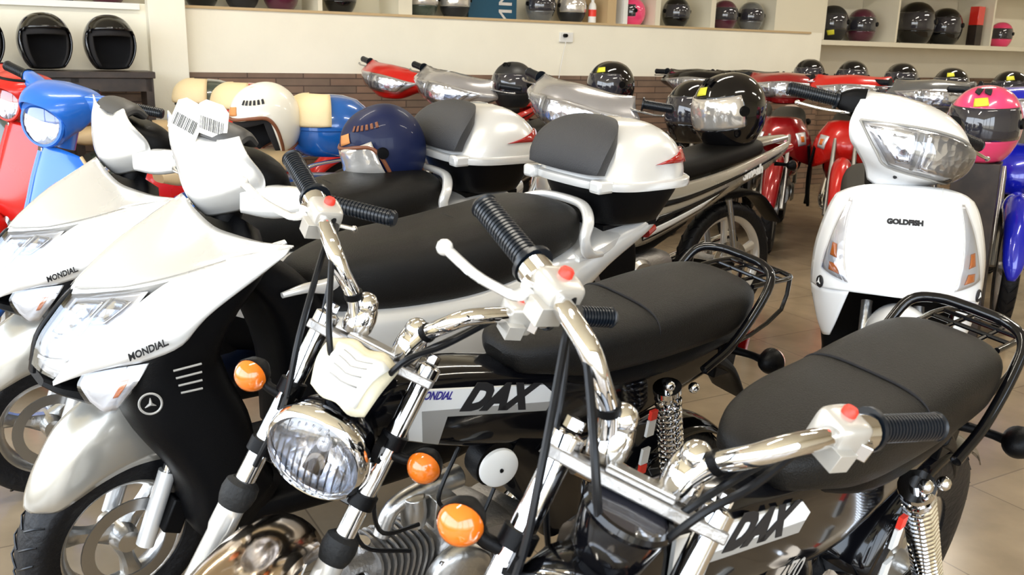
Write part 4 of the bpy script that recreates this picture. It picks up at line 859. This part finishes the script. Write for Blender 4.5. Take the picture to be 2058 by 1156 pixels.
    MB().ball(sc.at(.28, .82), .006, 8).build('screw', 'ink', cv)
    for s in (-1, 1):
        mb = MB(); mb.sweep([(.145, .15 * s, 1.065, .028, .045, 3), (.125, .185 * s, 1.062, .026, .036, 3), (.11, .21 * s, 1.058, .018, .02, 3)], 16, 3); S.append(mb.build('switch_housing', 'black_plastic', t))
        S.append(grip(t, (.108, .21 * s, 1.058), (.055, .345 * s, 1.052), .019))
        S.append(lever(t, [(.15, .18 * s, 1.035), (.175, .22 * s, 1.03), (.16, .28 * s, 1.022), (.12, .335 * s, 1.02)], 'chrome', .006, .008))
    steer(S, *K)
    return t

# ---------------------------------------------------------------- underbone motorcycles of the back rows
def underbone(label, x, y, deg, st, m, lean=0., dark=None, text_=None, group=None, hz=0., cowl=None, bars=None):
    t = thing('motorcycle', label, 'motorcycle', (x, y, 0), rad(deg), rad(lean), group); S = []
    z = hz
    cw = [[(.30, 0, 1.075 + z), (.29, .06, 1.07 + z), (.27, .12, 1.065 + z), (.25, .17, 1.07 + z)], [(.37, 0, 1.055 + z), (.36, .07, 1.05 + z), (.33, .13, 1.04 + z), (.28, .19, 1.03 + z)], [(.425, 0, 1.01 + z), (.41, .07, 1.005 + z), (.37, .14, .995 + z), (.29, .215, .99 + z)],
          [(.44, 0, .965 + z), (.42, .07, .962 + z), (.37, .135, .96 + z), (.29, .20, .965 + z)], [(.42, 0, .915 + z), (.40, .06, .915 + z), (.35, .11, .92 + z), (.29, .15, .935 + z)], [(.375, 0, .875 + z), (.36, .045, .878 + z), (.33, .08, .885 + z), (.29, .10, .90 + z)]]
    cw = [[(p[0] - .02 * (p[1] / .2) ** 2, p[1] * 1.28, p[2]) for p in r] for r in cw]
    sc = Surf(cw, True); mb = MB(); sc.patch(mb, n=26, m=20); S.append(mb.build('handlebar_cover', cowl or m, t, solid=.005))
    mb = MB(); sc.patch(mb, ((.10, .36), (.90, .36), (.76, .78), (.24, .78)), 22, 10, off=-.0015); hl = mb.build('headlight', 'lens_clear', t, solid=.001); S.append(hl)
    mb = MB(); sc.patch(mb, ((.10, .36), (.90, .36), (.76, .78), (.24, .78)), 22, 10, off=-.008, bulge=-.012); mb.build('headlight_lens', 'clear_cover', hl)
    mb = MB(); sc.patch(mb, ((.14, .40), (.34, .40), (.34, .68), (.28, .68)), 6, 6, off=-.008, bulge=.005); sc.patch(mb, ((.39, .40), (.82, .40), (.72, .72), (.39, .74)), 10, 8, off=-.010, bulge=.007); mb.build('reflector_bowl', 'reflector', hl, solid=.001)
    mb = MB(); sc.patch(mb, ((.35, .38), (.38, .38), (.38, .76), (.35, .76)), 2, 6, off=-.009); mb.build('lamp_rib', 'decal_grey', hl, solid=.002)
    mb = MB(); mb.sweep([(.29, 0, 1.03 + z, .15, .035, 3), (.22, 0, 1.01 + z, .14, .05, 3), (.17, 0, .97 + z, .09, .04, 3)], 20, 3); S.append(mb.build('instrument_panel', 'black_plastic', t))
    for s in (-1, 1):
        mb = MB(); mb.tube([(.25, .15 * s, 1.035 + z), (.22, .21 * s, 1.045 + z)], .02, 12, 1); sw = mb.build('switch_housing', 'black_plastic', t); S.append(sw)
        S.append(grip(t, (.222, .245 * s, 1.045 + z), (.165, .355 * s, 1.045 + z), .018)); S.append(lever(t, [(.26, .18 * s, 1.03 + z), (.275, .23 * s, 1.025 + z), (.25, .30 * s, 1.02 + z), (.215, .34 * s, 1.02 + z)], 'steel', .005, .007))
    # leg shield with indicators
    ls = [[(.34, 0, .845), (.335, .05, .845), (.31, .09, .84), (.28, .12, .83)], [(.42, 0, .77), (.41, .07, .77), (.37, .13, .76), (.30, .18, .74)], [(.45, 0, .68), (.435, .08, .68), (.38, .15, .665), (.29, .205, .64)], [(.42, 0, .60), (.41, .07, .60), (.36, .14, .56), (.27, .205, .53)]]
    sl = Surf(ls, True); mb = MB(); sl.patch(mb, n=24, m=16); mb.build('front_apron', m, t, solid=.005)
    for s in (-1, 1):
        U = lambda a: .5 + s * a
        mb = MB(); sl.patch(mb, ((U(.22), .42), (U(.40), .34), (U(.38), .62), (U(.26), .70)), 6, 6, off=-.004, bulge=-.006); sg = mb.build('turn_signal', 'lens_clear', t, solid=.002)
        mb = MB(); sl.patch(mb, ((U(.28), .48), (U(.34), .46), (U(.34), .58), (U(.29), .6)), 4, 4, off=-.011); mb.build('bulb_cover', 'amber', sg, solid=.001)
        mb = MB(); mb.sweep([(.30, .18 * s, .68, .012, .05, 3), (.24, .205 * s, .52, .012, .10, 3), (.20, .205 * s, .36, .012, .09, 3), (.19, .195 * s, .27, .01, .03, 3)], 14, 4, up=(1, 0, 0)); mb.build('leg_shield', 'black_plastic' if dark is None else dark, t)
    mb = MB(); mb.sweep([(.36, 0, .80, .05, .05, 3), (.28, 0, .66, .06, .07, 3), (.12, 0, .48, .065, .06, 3), (-.05, 0, .44, .07, .06, 3), (-.25, 0, .56, .09, .08, 3)], 18, 4); mb.build('frame', 'black_plastic', t)
    # mudguard, fork, wheels
    ax = V(.64, 0, .285); Fk = [wheel(t, ax, .285, .07, .215, 'star', 'front_wheel', 'dull_alloy', .1, spokes=6)]
    rows = []
    for a, wd, R_, dp in ((0, .02, .30, .02), (15, .045, .31, .04), (45, .055, .325, .06), (75, .06, .345, .08), (100, .06, .36, .08), (125, .05, .35, .05)):
        A = rad(a); d = V(math.cos(A), 0, math.sin(A)); rows.append([tuple(ax + d * (R_ - dp * (1 - math.cos(rad(b)))) + V(0, wd * math.sin(rad(b)), 0)) for b in (-90, -60, -30, 0, 30, 60, 90)])
    Fk.append(smooth_grid(MB(), rows, n=14, m=18).build('front_mudguard', m, t, solid=.004, ref=(.6, 0, .1)))
    for s in (-1, 1): Fk.append(MB().tube([ax + V(0, .065 * s, 0), ax + V(-.10, .065 * s, .20), ax + V(-.22, .06 * s, .45)], [.018, .018, .013], 12, 1).build('fork_leg', 'steel', t))
    wheel(t, (-.60, 0, .285), .285, .075, .225, 'star', 'rear_wheel', 'silver_grey', .11, 1, spokes=5)
    for s in (-1, 1):
        mb = MB(); mb.sweep([(-.05, .06 * s, .30, .010, .018, 4), (-.60, .07 * s, .285, .010, .018, 4)], 10, 3); mb.build('swing_arm', 'black_plastic', t); MB().tube([(-.60, .085 * s, .30), (-.52, .085 * s, .60)], .016, 12, 1).build('rear_shock', 'steel', t)
    mb = MB(); mb.sweep([(-.52, 0, .60, .06, .02, 3), (-.75, 0, .60, .06, .015, 3), (-.92, 0, .46, .055, .01, 3)], 14, 4); mb.build('rear_guard', 'black_plastic', t)
    mb = MB(); mb.sweep([(.12, 0, .30, .08, .07, 3), (-.12, 0, .31, .09, .09, 3), (-.22, 0, .32, .07, .06, 3)], 18, 3); en = mb.build('engine', 'dull_alloy', t)
    MB().lathe([(0, .02), (.05, .02), (.065, .005), (.065, 0)], (-.02, .09, .31), (0, 1, 0), 24).build('engine_cover', 'alloy', en)
    MB().sweep([(.15, -.05, .24, .016, .016, 2), (-.1, -.11, .22, .018, .018, 2), (-.3, -.12, .26, .04, .04, 2), (-.78, -.12, .36, .04, .04, 2)], 14, 4).build('muffler', 'chrome', t)
    # seat, side covers, tail
    mb = MB(); mb.sweep([(.10, 0, .70, .04, .02, 3), (.04, 0, .725, .09, .04, 3), (-.15, 0, .735, .125, .055, 3), (-.35, 0, .765, .13, .05, 3), (-.55, 0, .80, .12, .048, 3), (-.70, 0, .82, .09, .04, 3), (-.74, 0, .82, .05, .02, 3)], 26, 5); mb.build('seat', 'vinyl', t)
    for s in (-1, 1):
        rows = [[(.10, .075, .62), (-.02, .115, .70), (-.20, .130, .700), (-.45, .128, .742), (-.70, .105, .800), (-.88, .06, .835), (-.965, .02, .845)],
                [(.12, .085, .55), (-.02, .135, .61), (-.20, .150, .640), (-.45, .145, .700), (-.70, .115, .765), (-.88, .07, .812), (-.970, .022, .832)],
                [(.12, .085, .48), (.0, .135, .52), (-.20, .148, .575), (-.45, .140, .655), (-.70, .108, .735), (-.88, .065, .790), (-.965, .02, .820)],
                [(.10, .070, .43), (.0, .110, .44), (-.18, .120, .505), (-.45, .115, .615), (-.70, .09, .705), (-.88, .05, .772), (-.955, .015, .812)]]
        rows = [[(p[0], p[1] * s, p[2]) for p in r] for r in rows]; sd = Surf(rows); mb = MB(); sd.patch(mb, n=28, m=12); sp = mb.build('side_cover', m, t, solid=.004)
        mb = MB(); sd.patch(mb, ((.10, .30), (.80, .34), (.76, .44), (.10, .40)), 14, 3, off=-.003 * s); sd.patch(mb, ((.12, .52), (.50, .55), (.42, .86), (.16, .90)), 12, 6, off=-.003 * s); mb.build('dark_band', 'black_gloss', sp, solid=.0015, soff=0)
        if text_:
            mb = MB(); sd.patch(mb, ((.16, .72), (.46, .62), (.40, .78), (.16, .86)), 10, 4, off=-.006 * s); mb.build('pale_flash', 'decal_white', sp, solid=.0012, soff=0)
            p = sd.at(.60, .52); text('lettering', text_, .055, 'decal_white', sp, p + V(0, .006 * s, 0), V(-1, 0, .27) * s, V(.27, 0, 1), .0012, .3, .003, fit=.13)
    mb = MB(); mb.sweep([(-.70, 0, .83, .07, .018, 3), (-.82, 0, .845, .06, .016, 3), (-.94, 0, .855, .03, .012, 3)], 14, 3); mb.build('tail_cowl', m, t)
    mb = MB(); mb.sweep([(-.88, 0, .80, .065, .03, 3), (-.97, 0, .81, .04, .022, 3)], 14, 2); mb.build('tail_lamp', 'red_lens', t)
    for s in (-1, 1): indicator(t, (-.84, .05 * s, .74), (-.87, .13 * s, .74), .024, 'rear_indicator', facing=(-1, 0, 0))
    steer(S, (.30, 0, .95), rad(26), rad(st if bars is None else bars)); steer(Fk, (.36, 0, .8), rad(26), rad(st))
    return t

# ---------------------------------------------------------------- retro scooters with round lamps
def retro_scooter(label, x, y, deg, st, m, m_box, hc='reflector'):
    t = thing('retro_scooter', label, 'scooter', (x, y, 0), rad(deg), 0); S = []
    mb = MB(); mb.sweep([(.26, 0, 1.03, .105, .040, 3), (.33, 0, 1.02, .125, .060, 3), (.385, 0, .99, .110, .085, 2.8), (.415, 0, .96, .090, .090, 2.2), (.425, 0, .955, .086, .088, 2)], 30, 5); hc_ = mb.build('handlebar_cover', m, t); S.append(hc_)
    for s in (-1, 1):
        mb = MB(); mb.sweep([(.34, .08 * s, 1.035, .035, .030, 3), (.31, .14 * s, 1.045, .030, .026, 3), (.28, .19 * s, 1.05, .022, .022, 3)], 16, 3); mb.build('cover_arm', m, hc_)
        S.append(grip(t, (.28, .19 * s, 1.05), (.235, .325 * s, 1.05), .018)); S.append(lever(t, [(.325, .16 * s, 1.045), (.345, .20 * s, 1.04), (.33, .27 * s, 1.03), (.30, .32 * s, 1.03)], 'black_plastic', .006, .008))
    MB().lathe([(.080, 0), (.086, .004), (.082, .012), (.074, .012)], (.425, 0, .955), (1, 0, .05), 36, closed=True).build('headlight_rim', m, hc_)
    MB().lathe([(.080, .008), (.07, .006), (.05, .003), (.02, .0015), (0, .001)], (.425, 0, .955), (1, 0, .05), 32).build('headlight', 'reflector', hc_)
    MB().lathe([(.076, .010), (.06, .022), (.035, .030), (0, .034)], (.425, 0, .955), (1, 0, .05), 32).build('headlight_lens', 'clear_cover', hc_)
    mb = MB(); mb.sweep([(.33, 0, .93, .05, .05, 2.5), (.35, 0, .86, .055, .05, 2.5)], 16, 2, up=(1, 0, 0)); S.append(mb.build('steering_column', m, t))
    ap = [[(.40, 0, .875), (.395, .03, .87), (.375, .07, .86), (.345, .11, .845), (.32, .14, .83)], [(.435, 0, .78), (.425, .04, .78), (.385, .10, .775), (.34, .16, .765), (.30, .19, .755)], [(.475, 0, .65), (.46, .04, .65), (.41, .11, .64), (.345, .18, .63), (.30, .205, .62)],
          [(.52, 0, .54), (.50, .04, .53), (.43, .11, .50), (.345, .18, .49), (.29, .205, .48)], [(.50, 0, .46), (.48, .04, .45), (.42, .10, .39), (.34, .16, .35), (.28, .19, .34)]]
    sf = Surf(ap, True); mb = MB(); sf.patch(mb, n=30, m=22); mb.build('front_apron', m, t, solid=.006)
    mb = MB()
    for a in (.46, .50, .54): mb.tube([sf.at(a, v) for v in (.08, .3, .5, .75)], .004, 8, 3)
    mb.build('apron_ribs', m, t); MB().lathe([(0, .004), (.016, .003), (.018, 0)], sf.at(.5, .06), (1, 0, .2), 20).build('emblem', 'chrome', t)
    E = [sf.at(.01, v) for v in (0, .25, .5, .75, 1)]; mb = MB(); mb.tube(E, .006, 8, 4); mb.mirror(); mb.build('apron_edge', 'tan', t)
    mb = MB(); mb.sweep([(.33, 0, .80, .11, .03, 3), (.30, 0, .65, .16, .04, 4), (.29, 0, .45, .17, .05, 4), (.26, 0, .30, .16, .05, 4)], 20, 4, up=(1, 0, 0)); mb.build('leg_shield', 'tan', t)
    mb = MB(); mb.sweep([(.30, 0, .28, .17, .03, 5), (-.1, 0, .27, .17, .04, 5), (-.25, 0, .32, .14, .05, 4)], 20, 3); mb.build('floorboard', 'tan', t)
    mb = MB(); mb.sweep([(-.08, 0, .50, .09, .14, 3), (-.2, 0, .50, .16, .17, 2.8), (-.45, 0, .50, .20, .18, 2.6), (-.7, 0, .54, .18, .15, 2.6), (-.95, 0, .60, .08, .07, 2.5)], 28, 5); mb.build('side_cover', m, t)
    mb = MB(); mb.sweep([(.0, 0, .72, .05, .02, 3), (-.08, 0, .73, .10, .045, 3), (-.3, 0, .74, .13, .05, 3), (-.52, 0, .755, .12, .045, 3), (-.58, 0, .755, .07, .03, 3)], 24, 4); mb.build('seat', 'tan', t)
    MB().tube([(-.5, .13, .70), (-.62, .12, .74), (-.9, .10, .76), (-.92, 0, .76), (-.9, -.10, .76), (-.62, -.12, .74), (-.5, -.13, .70)], .008, 10).build('luggage_rack', 'chrome', t)
    # rounded luggage box with a cream back pad
    c = V(-.77, 0, .885); mb = MB(); prof = [(.02, -.125), (.13, -.12), (.165, -.09), (.18, -.03), (.184, 0), (.178, .03), (.16, .08), (.12, .115), (.06, .132), (0, .136)]
    mb.lathe(prof, c, (0, 0, 1), 40, xdir=(1, 0, 0)); bx = mb.build('top_case', m_box, t)
    MB().lathe([(.184, -.010), (.190, -.006), (.190, .006), (.184, .010)], c, (0, 0, 1), 40).build('lid_rim', m_box, bx)
    sp = Surf([[(c.x + r * math.cos(rad(a)), r * math.sin(rad(a)), c.z + h) for a in range(-60, 61, 15)] for r, h in ((.187, .012), (.182, .035), (.166, .08), (.130, .112), (.09, .128))])
    mb = MB(); sp.patch(mb, n=18, m=12, off=.002, bulge=.010); mb.build('back_pad', 'cream', bx, solid=.02, soff=0)
    wheel(t, (-.62, 0, .215), .215, .1, .14, 'star', 'rear_wheel', 'alloy'); ax = V(.58, 0, .215); Fk = [wheel(t, ax, .215, .09, .14, 'star', 'front_wheel', 'alloy', .09)]
    rows = []
    for a, wd, R_ in ((-10, .03, .225), (15, .06, .245), (45, .075, .26), (75, .08, .27), (105, .08, .27), (135, .07, .255), (160, .05, .235)):
        A = rad(a); d = V(math.cos(A), 0, math.sin(A)); rows.append([tuple(ax + d * (R_ - .09 * (1 - math.cos(rad(b)))) + V(0, wd * math.sin(rad(b)), 0)) for b in (-90, -60, -30, 0, 30, 60, 90)])
    Fk.append(smooth_grid(MB(), rows, n=16, m=20).build('front_mudguard', m, t, solid=.004, ref=(.6, 0, .1))); Fk.append(MB().tube([ax + V(0, .06, 0), (.46, .05, .50)], .018, 12, 1).build('fork_leg', 'alloy', t))
    steer(S, (.33, 0, .9), rad(24), rad(st)); steer(Fk, (.42, 0, .6), rad(24), rad(st))
    return t
# ---------------------------------------------------------------- the bikes, front to back
small_motorcycle('black small motorcycle with DAX lettering and beige paper wrapped over its gauge', -.062, 1.628, 221.4, -8.8, 36.3, True)
small_motorcycle('nearest black small motorcycle with DAX lettering and bare black gauge, at right', .266, 1.216, 223.7, -9.3, 36.2, False, rw=(-.64, .275, .262))
sport_scooter('silver scooter with two barcode tags on its handlebar cover, in front of its twin', -.286, 2.221, 220, -3., 9.4, True)
sport_scooter('silver scooter without tags between the tagged silver scooter and the blue retro scooter', -.717, 2.790, 218.8, -4.5, 0.1, False)
white_scooter('white scooter facing the camera at right with clear headlight, black lettering on its apron', 1.175, 2.802, 253, 33)
retro_scooter('blue retro scooter with blue rear box and cream back pad', -1.362, 3.468, 224.4, 34, 'blue_paint', 'box_blue')
retro_scooter('red retro scooter with red rear box at the left edge, beside the blue one', -1.966, 4.374, 224.2, 28, 'red_paint', 'box_red')
retro_scooter('dark green retro scooter with cream padded box, farthest left behind the red one', -2.30, 4.74, 224, 0, 'dark_green', 'dark_green')
underbone('silver-grey motorcycle with pale side stripe whose seat carries the black full-face helmet', .482, 3.862, 213.1, 0, 'champagne_paint', text_='Smash', hz=.03, cowl='mid_silver', bars=22)
underbone('silver motorcycle behind the first rear box, left of its silver neighbour', -.139, 5.213, 222.5, 0, 'mid_silver', hz=.03, bars=20)
underbone('red motorcycle before the stone wall, leftmost of the back row', -.568, 6.05, 221.6, 0, 'red_paint', hz=.04, bars=20)
underbone('red motorcycle at right with turned bars, directly right of the black pair', 1.84, 6.36, 251, 0, 'dark_red_paint', hz=.05)
underbone('red motorcycle at right between the other red one and the grey one', 2.20, 6.12, 249, 0, 'red_paint', hz=.05)
underbone('grey motorcycle between the red pair and the pink helmet', 2.58, 5.80, 247, 0, 'grey_paint', hz=.04)
underbone('black motorcycle before the stone wall, leftmost of the right-hand row', 1.40, 6.80, 240, 0, 'black_gloss', hz=.05)
underbone('black motorcycle between the leftmost black one and the first red one', 1.72, 6.90, 249, 0, 'black_gloss', hz=.05)
underbone('royal blue motorcycle at the right edge behind the white scooter', 2.60, 4.80, 246, 0, 'royal_blue', hz=.04, dark='royal_blue')
# ---------------------------------------------------------------- helmets on bikes, shelves and stands
def at(u, v, depth):
    """place by direction and distance from the viewpoint"""
    d = _F + _R * ((u - 1029) / CAM_F) + _D * ((v - 578) / CAM_F); return V(0, 0, CAM_H) + d * depth
def face(p, off=0): return math.atan2(-p.y, -p.x) + rad(off)
H = helmet
p = at(800, 362, 3.05); H('navy blue open-face helmet with orange edging on the seat of a silver scooter', 'open', 'helmet_navy', 'leather_brown', 'visor_clear', p, rad(200), rad(26), rad(-4), 1.04, badge='orange_cloth', badge_at=(22, 38), stripes=('leather_brown', (45, 56)))
p = at(556, 297, 3.85); H('cream-white open-face helmet with brown edging and printed lines', 'open', 'helmet_white', 'leather_brown', None, p, rad(226), rad(24), rad(-4), 1.12, badge='orange_cloth', badge_at=(-2, 38), stripes=('ink', (28, 58)))
p = at(1470, 290, 4.15); H('glossy black full-face helmet with yellow badge resting on the grey motorcycle', 'full', 'helmet_black', None, 'visor_clear', p, rad(205), rad(12), 0, 1.28, badge='yellow', badge_at=(0, 42), vents='black_plastic')
p = at(1392, 285, 4.9); H('plain black helmet half hidden behind the one with the yellow badge', 'full', 'helmet_black', None, 'visor_dark', p, rad(235), 0, 0, 1.3)
p = at(1968, 320, 4.1); H('pink full-face helmet with dark visor and yellow badge beside the white scooter', 'full', 'helmet_pink', None, 'visor_dark', p, rad(232), rad(4), 0, 1.30, badge='yellow', badge_at=(2, 40), vents='ink')
t = thing('pedestal', 'dark pedestal under the pink helmet, behind the white scooter', 'stand', (p.x, p.y, 0), rad(60)); MB().box((0, 0, p.z / 2 - .004), (.11, .11, p.z / 2 - .004), taper=.85).build('post', 'wood_dark', t, bevel=.004)
p = at(1030, 215, 5.6); H('black full-face helmet between the two silver motorcycles', 'full', 'helmet_matt', None, 'visor_dark', p, rad(238), 0, 0, 1.08, vents='black_plastic')
p = at(1225, 218, 5.75); H('shiny black helmet with yellow badge right of the silver motorcycle cowl', 'full', 'helmet_black', None, 'visor_dark', p, rad(215), 0, 0, 1.16, badge='yellow', badge_at=(20, 40))
for (u, v, dd, lb) in ((1622, 185, 7.1, 'black helmet behind the first red motorcycle'), (1708, 190, 6.9, 'black helmet behind the second red motorcycle'), (1806, 198, 6.6, 'black helmet behind the grey motorcycle'),
                       (1905, 212, 6.2, 'black helmet with yellow badge left of the pink helmet'), (2022, 222, 5.9, 'black helmet with yellow badge at the right edge behind the blue motorcycle')):
    p = at(u, v, dd); H(lb, 'full', 'helmet_black', None, 'visor_dark', p, rad(240), 0, 0, 1.0, group='black helmets on the back row seats', badge='yellow' if u > 1850 else None, badge_at=(0, 40))
# three open-face helmets on the dark stand by the left wall
t = thing('display_stand', 'low dark wooden stand with black helmets, by the left wall', 'stand', wp(-.72, .30, 0), WA)
MB().box((-.15, 0, 1.035), (.62, .13, .018)).build('stand_top', 'wood_dark', t, bevel=.003)
for k in range(4): MB().box((-.70 + k * .38, 0, .508), (.02, .11, .507)).build('stand_leg', 'wood_dark', t)
MB().box((-.15, 0, .98), (.60, .11, .035)).build('drawer_front', 'wood_dark', t)
for k, (u, lb) in enumerate(((215, 'black open-face helmet nearest the column on the dark stand'), (102, 'black open-face helmet in the middle of the dark stand'), (2, 'black open-face helmet cut by the left edge on the dark stand'))):
    c = wp(-.455 - .325 * k, .30, 1.066)
    H(lb, 'open', 'helmet_black', None, None, c, face(c, 12), rad(-6), 0, 1.16, group='black open-face helmets on the stand')
# helmets in the shelf unit
def on(u, z, d): return wp(u, d, z)
for u, m, vz, lb, sc_, bd in ((5.80, 'helmet_matt', 'visor_dark', 'dark helmet with lime marks in the first bay of the shelf unit', 1.42, 'yellow'), (6.20, 'purple_dark', 'visor_dark', 'dark red and black helmet right of the lime-marked one', 1.36, None),
                              (6.97, 'helmet_black', 'visor_dark', 'large black helmet in the second bay of the shelf unit', 1.8, None), (7.42, 'helmet_black', 'visor_dark', 'black helmet on the right of the second shelf bay, before a red one', 1.62, None),
                              (8.36, 'helmet_pink', 'visor_dark', 'pink helmet in the third bay of the shelf unit', 1.15, None)):
    c = wp(u, -.22, 1.373); H(lb, 'full', m, None, vz, c, face(c, -10), 0, 0, sc_ * .88, badge=bd, badge_at=(10, -25))
c = wp(7.74, -.10, 1.373); MB_ = MB(); MB_.box((0, 0, .29), (.05, .05, .09)); o = MB_.build('red_box', 'box_red', None, bevel=.004); o.location = c; o.rotation_euler = (0, 0, WA)
MB().box((0, 0, .10), (.05, .05, .099)).build('lower_carton', 'wood_dark', o, bevel=.002)
tag(o, 'red carton on a dark one in the second shelf bay', 'box')
# the long niche: dark helmets in a row, bottles and a pink one
random.seed(11)
mats = ['helmet_black', 'helmet_matt', 'purple_dark', 'helmet_black', 'dark_green', 'helmet_matt', 'grey_paint', 'helmet_black']
names = {'helmet_black': 'glossy black', 'helmet_matt': 'matt black', 'purple_dark': 'dark red', 'dark_green': 'dark green', 'grey_paint': 'grey'}
protos = {}
k = 0; u = .14
def ordinal(n): return ['first', 'second', 'third', 'fourth', 'fifth', 'sixth', 'seventh', 'eighth', 'ninth', 'tenth'][n]
while u < 1.95:
    if abs(u - 1.45) < .19 or abs(u - .855) < .155: u += .05; continue
    m = mats[k % 8]; c = wp(u, -.15, SIL + .001)
    lb = '%s helmet, %s from the column in the long niche' % (names[m], ordinal(min(k, 9)))
    if m in protos:
        h = copy_tree(protos[m]); h.location = c; h['label'] = lb; h.rotation_euler.z = face(c, random.uniform(-40, 40))
    else:
        h = H(lb, 'full', m, None, 'visor_clear' if k % 3 == 1 else 'visor_dark', c, face(c, random.uniform(-40, 40)), 0, 0, .94, group='dark helmets in the long niche'); protos[m] = h
    k += 1; u += .25
for u, m, lb in ((2.60, 'grey_paint', 'grey helmet just right of the teal poster in the niche'), (2.88, 'helmet_matt', 'matt black helmet over the wall socket in the niche'), (3.90, 'helmet_black', 'black helmet right of the pink one in the niche'), (4.42, 'purple_dark', 'dark red helmet in the last bay of the niche'), (4.72, 'grey_paint', 'grey helmet at the right end of the niche')):
    c = wp(u, -.15, SIL + .001)
    if m not in protos: protos[m] = H(lb, 'full', m, None, 'visor_dark', c, 0, 0, 0, .94, group='dark helmets in the long niche'); h = protos[m]
    else: h = copy_tree(protos[m])
    h.location = c; h['label'] = lb; h.rotation_euler.z = face(c, 25)
c = wp(3.45, -.15, SIL + .001); H('pink helmet in the long niche above the brown wall', 'full', 'helmet_pink', None, 'visor_dark', c, face(c, -60), 0, 0, .84)
for k, (u, lb) in enumerate(((-.40, 'dark helmet nearest the column on the upper left ledge'), (-.66, 'dark helmet in the middle of the upper left ledge'), (-1.12, 'dark helmet at the far left of the upper ledge'))):
    c = wp(u, -.15, SIL + .001); h = copy_tree(protos['helmet_matt' if k == 1 else 'purple_dark']); h.location = c; h['label'] = lb; h['group'] = 'dark helmets on the upper left ledge'
mb = MB(); mb.lathe([(0, 0), (.028, 0), (.030, .01), (.030, .12), (.022, .145), (.012, .155), (.012, .175), (0, .175)], wp(3.02, -.07, SIL + .001), (0, 0, 1), 18)
o = mb.build('spray_bottle', 'decal_white', None); MB().lathe([(.031, .05), (.031, .10)], wp(3.02, -.07, SIL + .001), (0, 0, 1), 18).build('bottle_band', 'red_switch', o); tag(o, 'white bottle with red band in the niche above the socket', 'bottle')
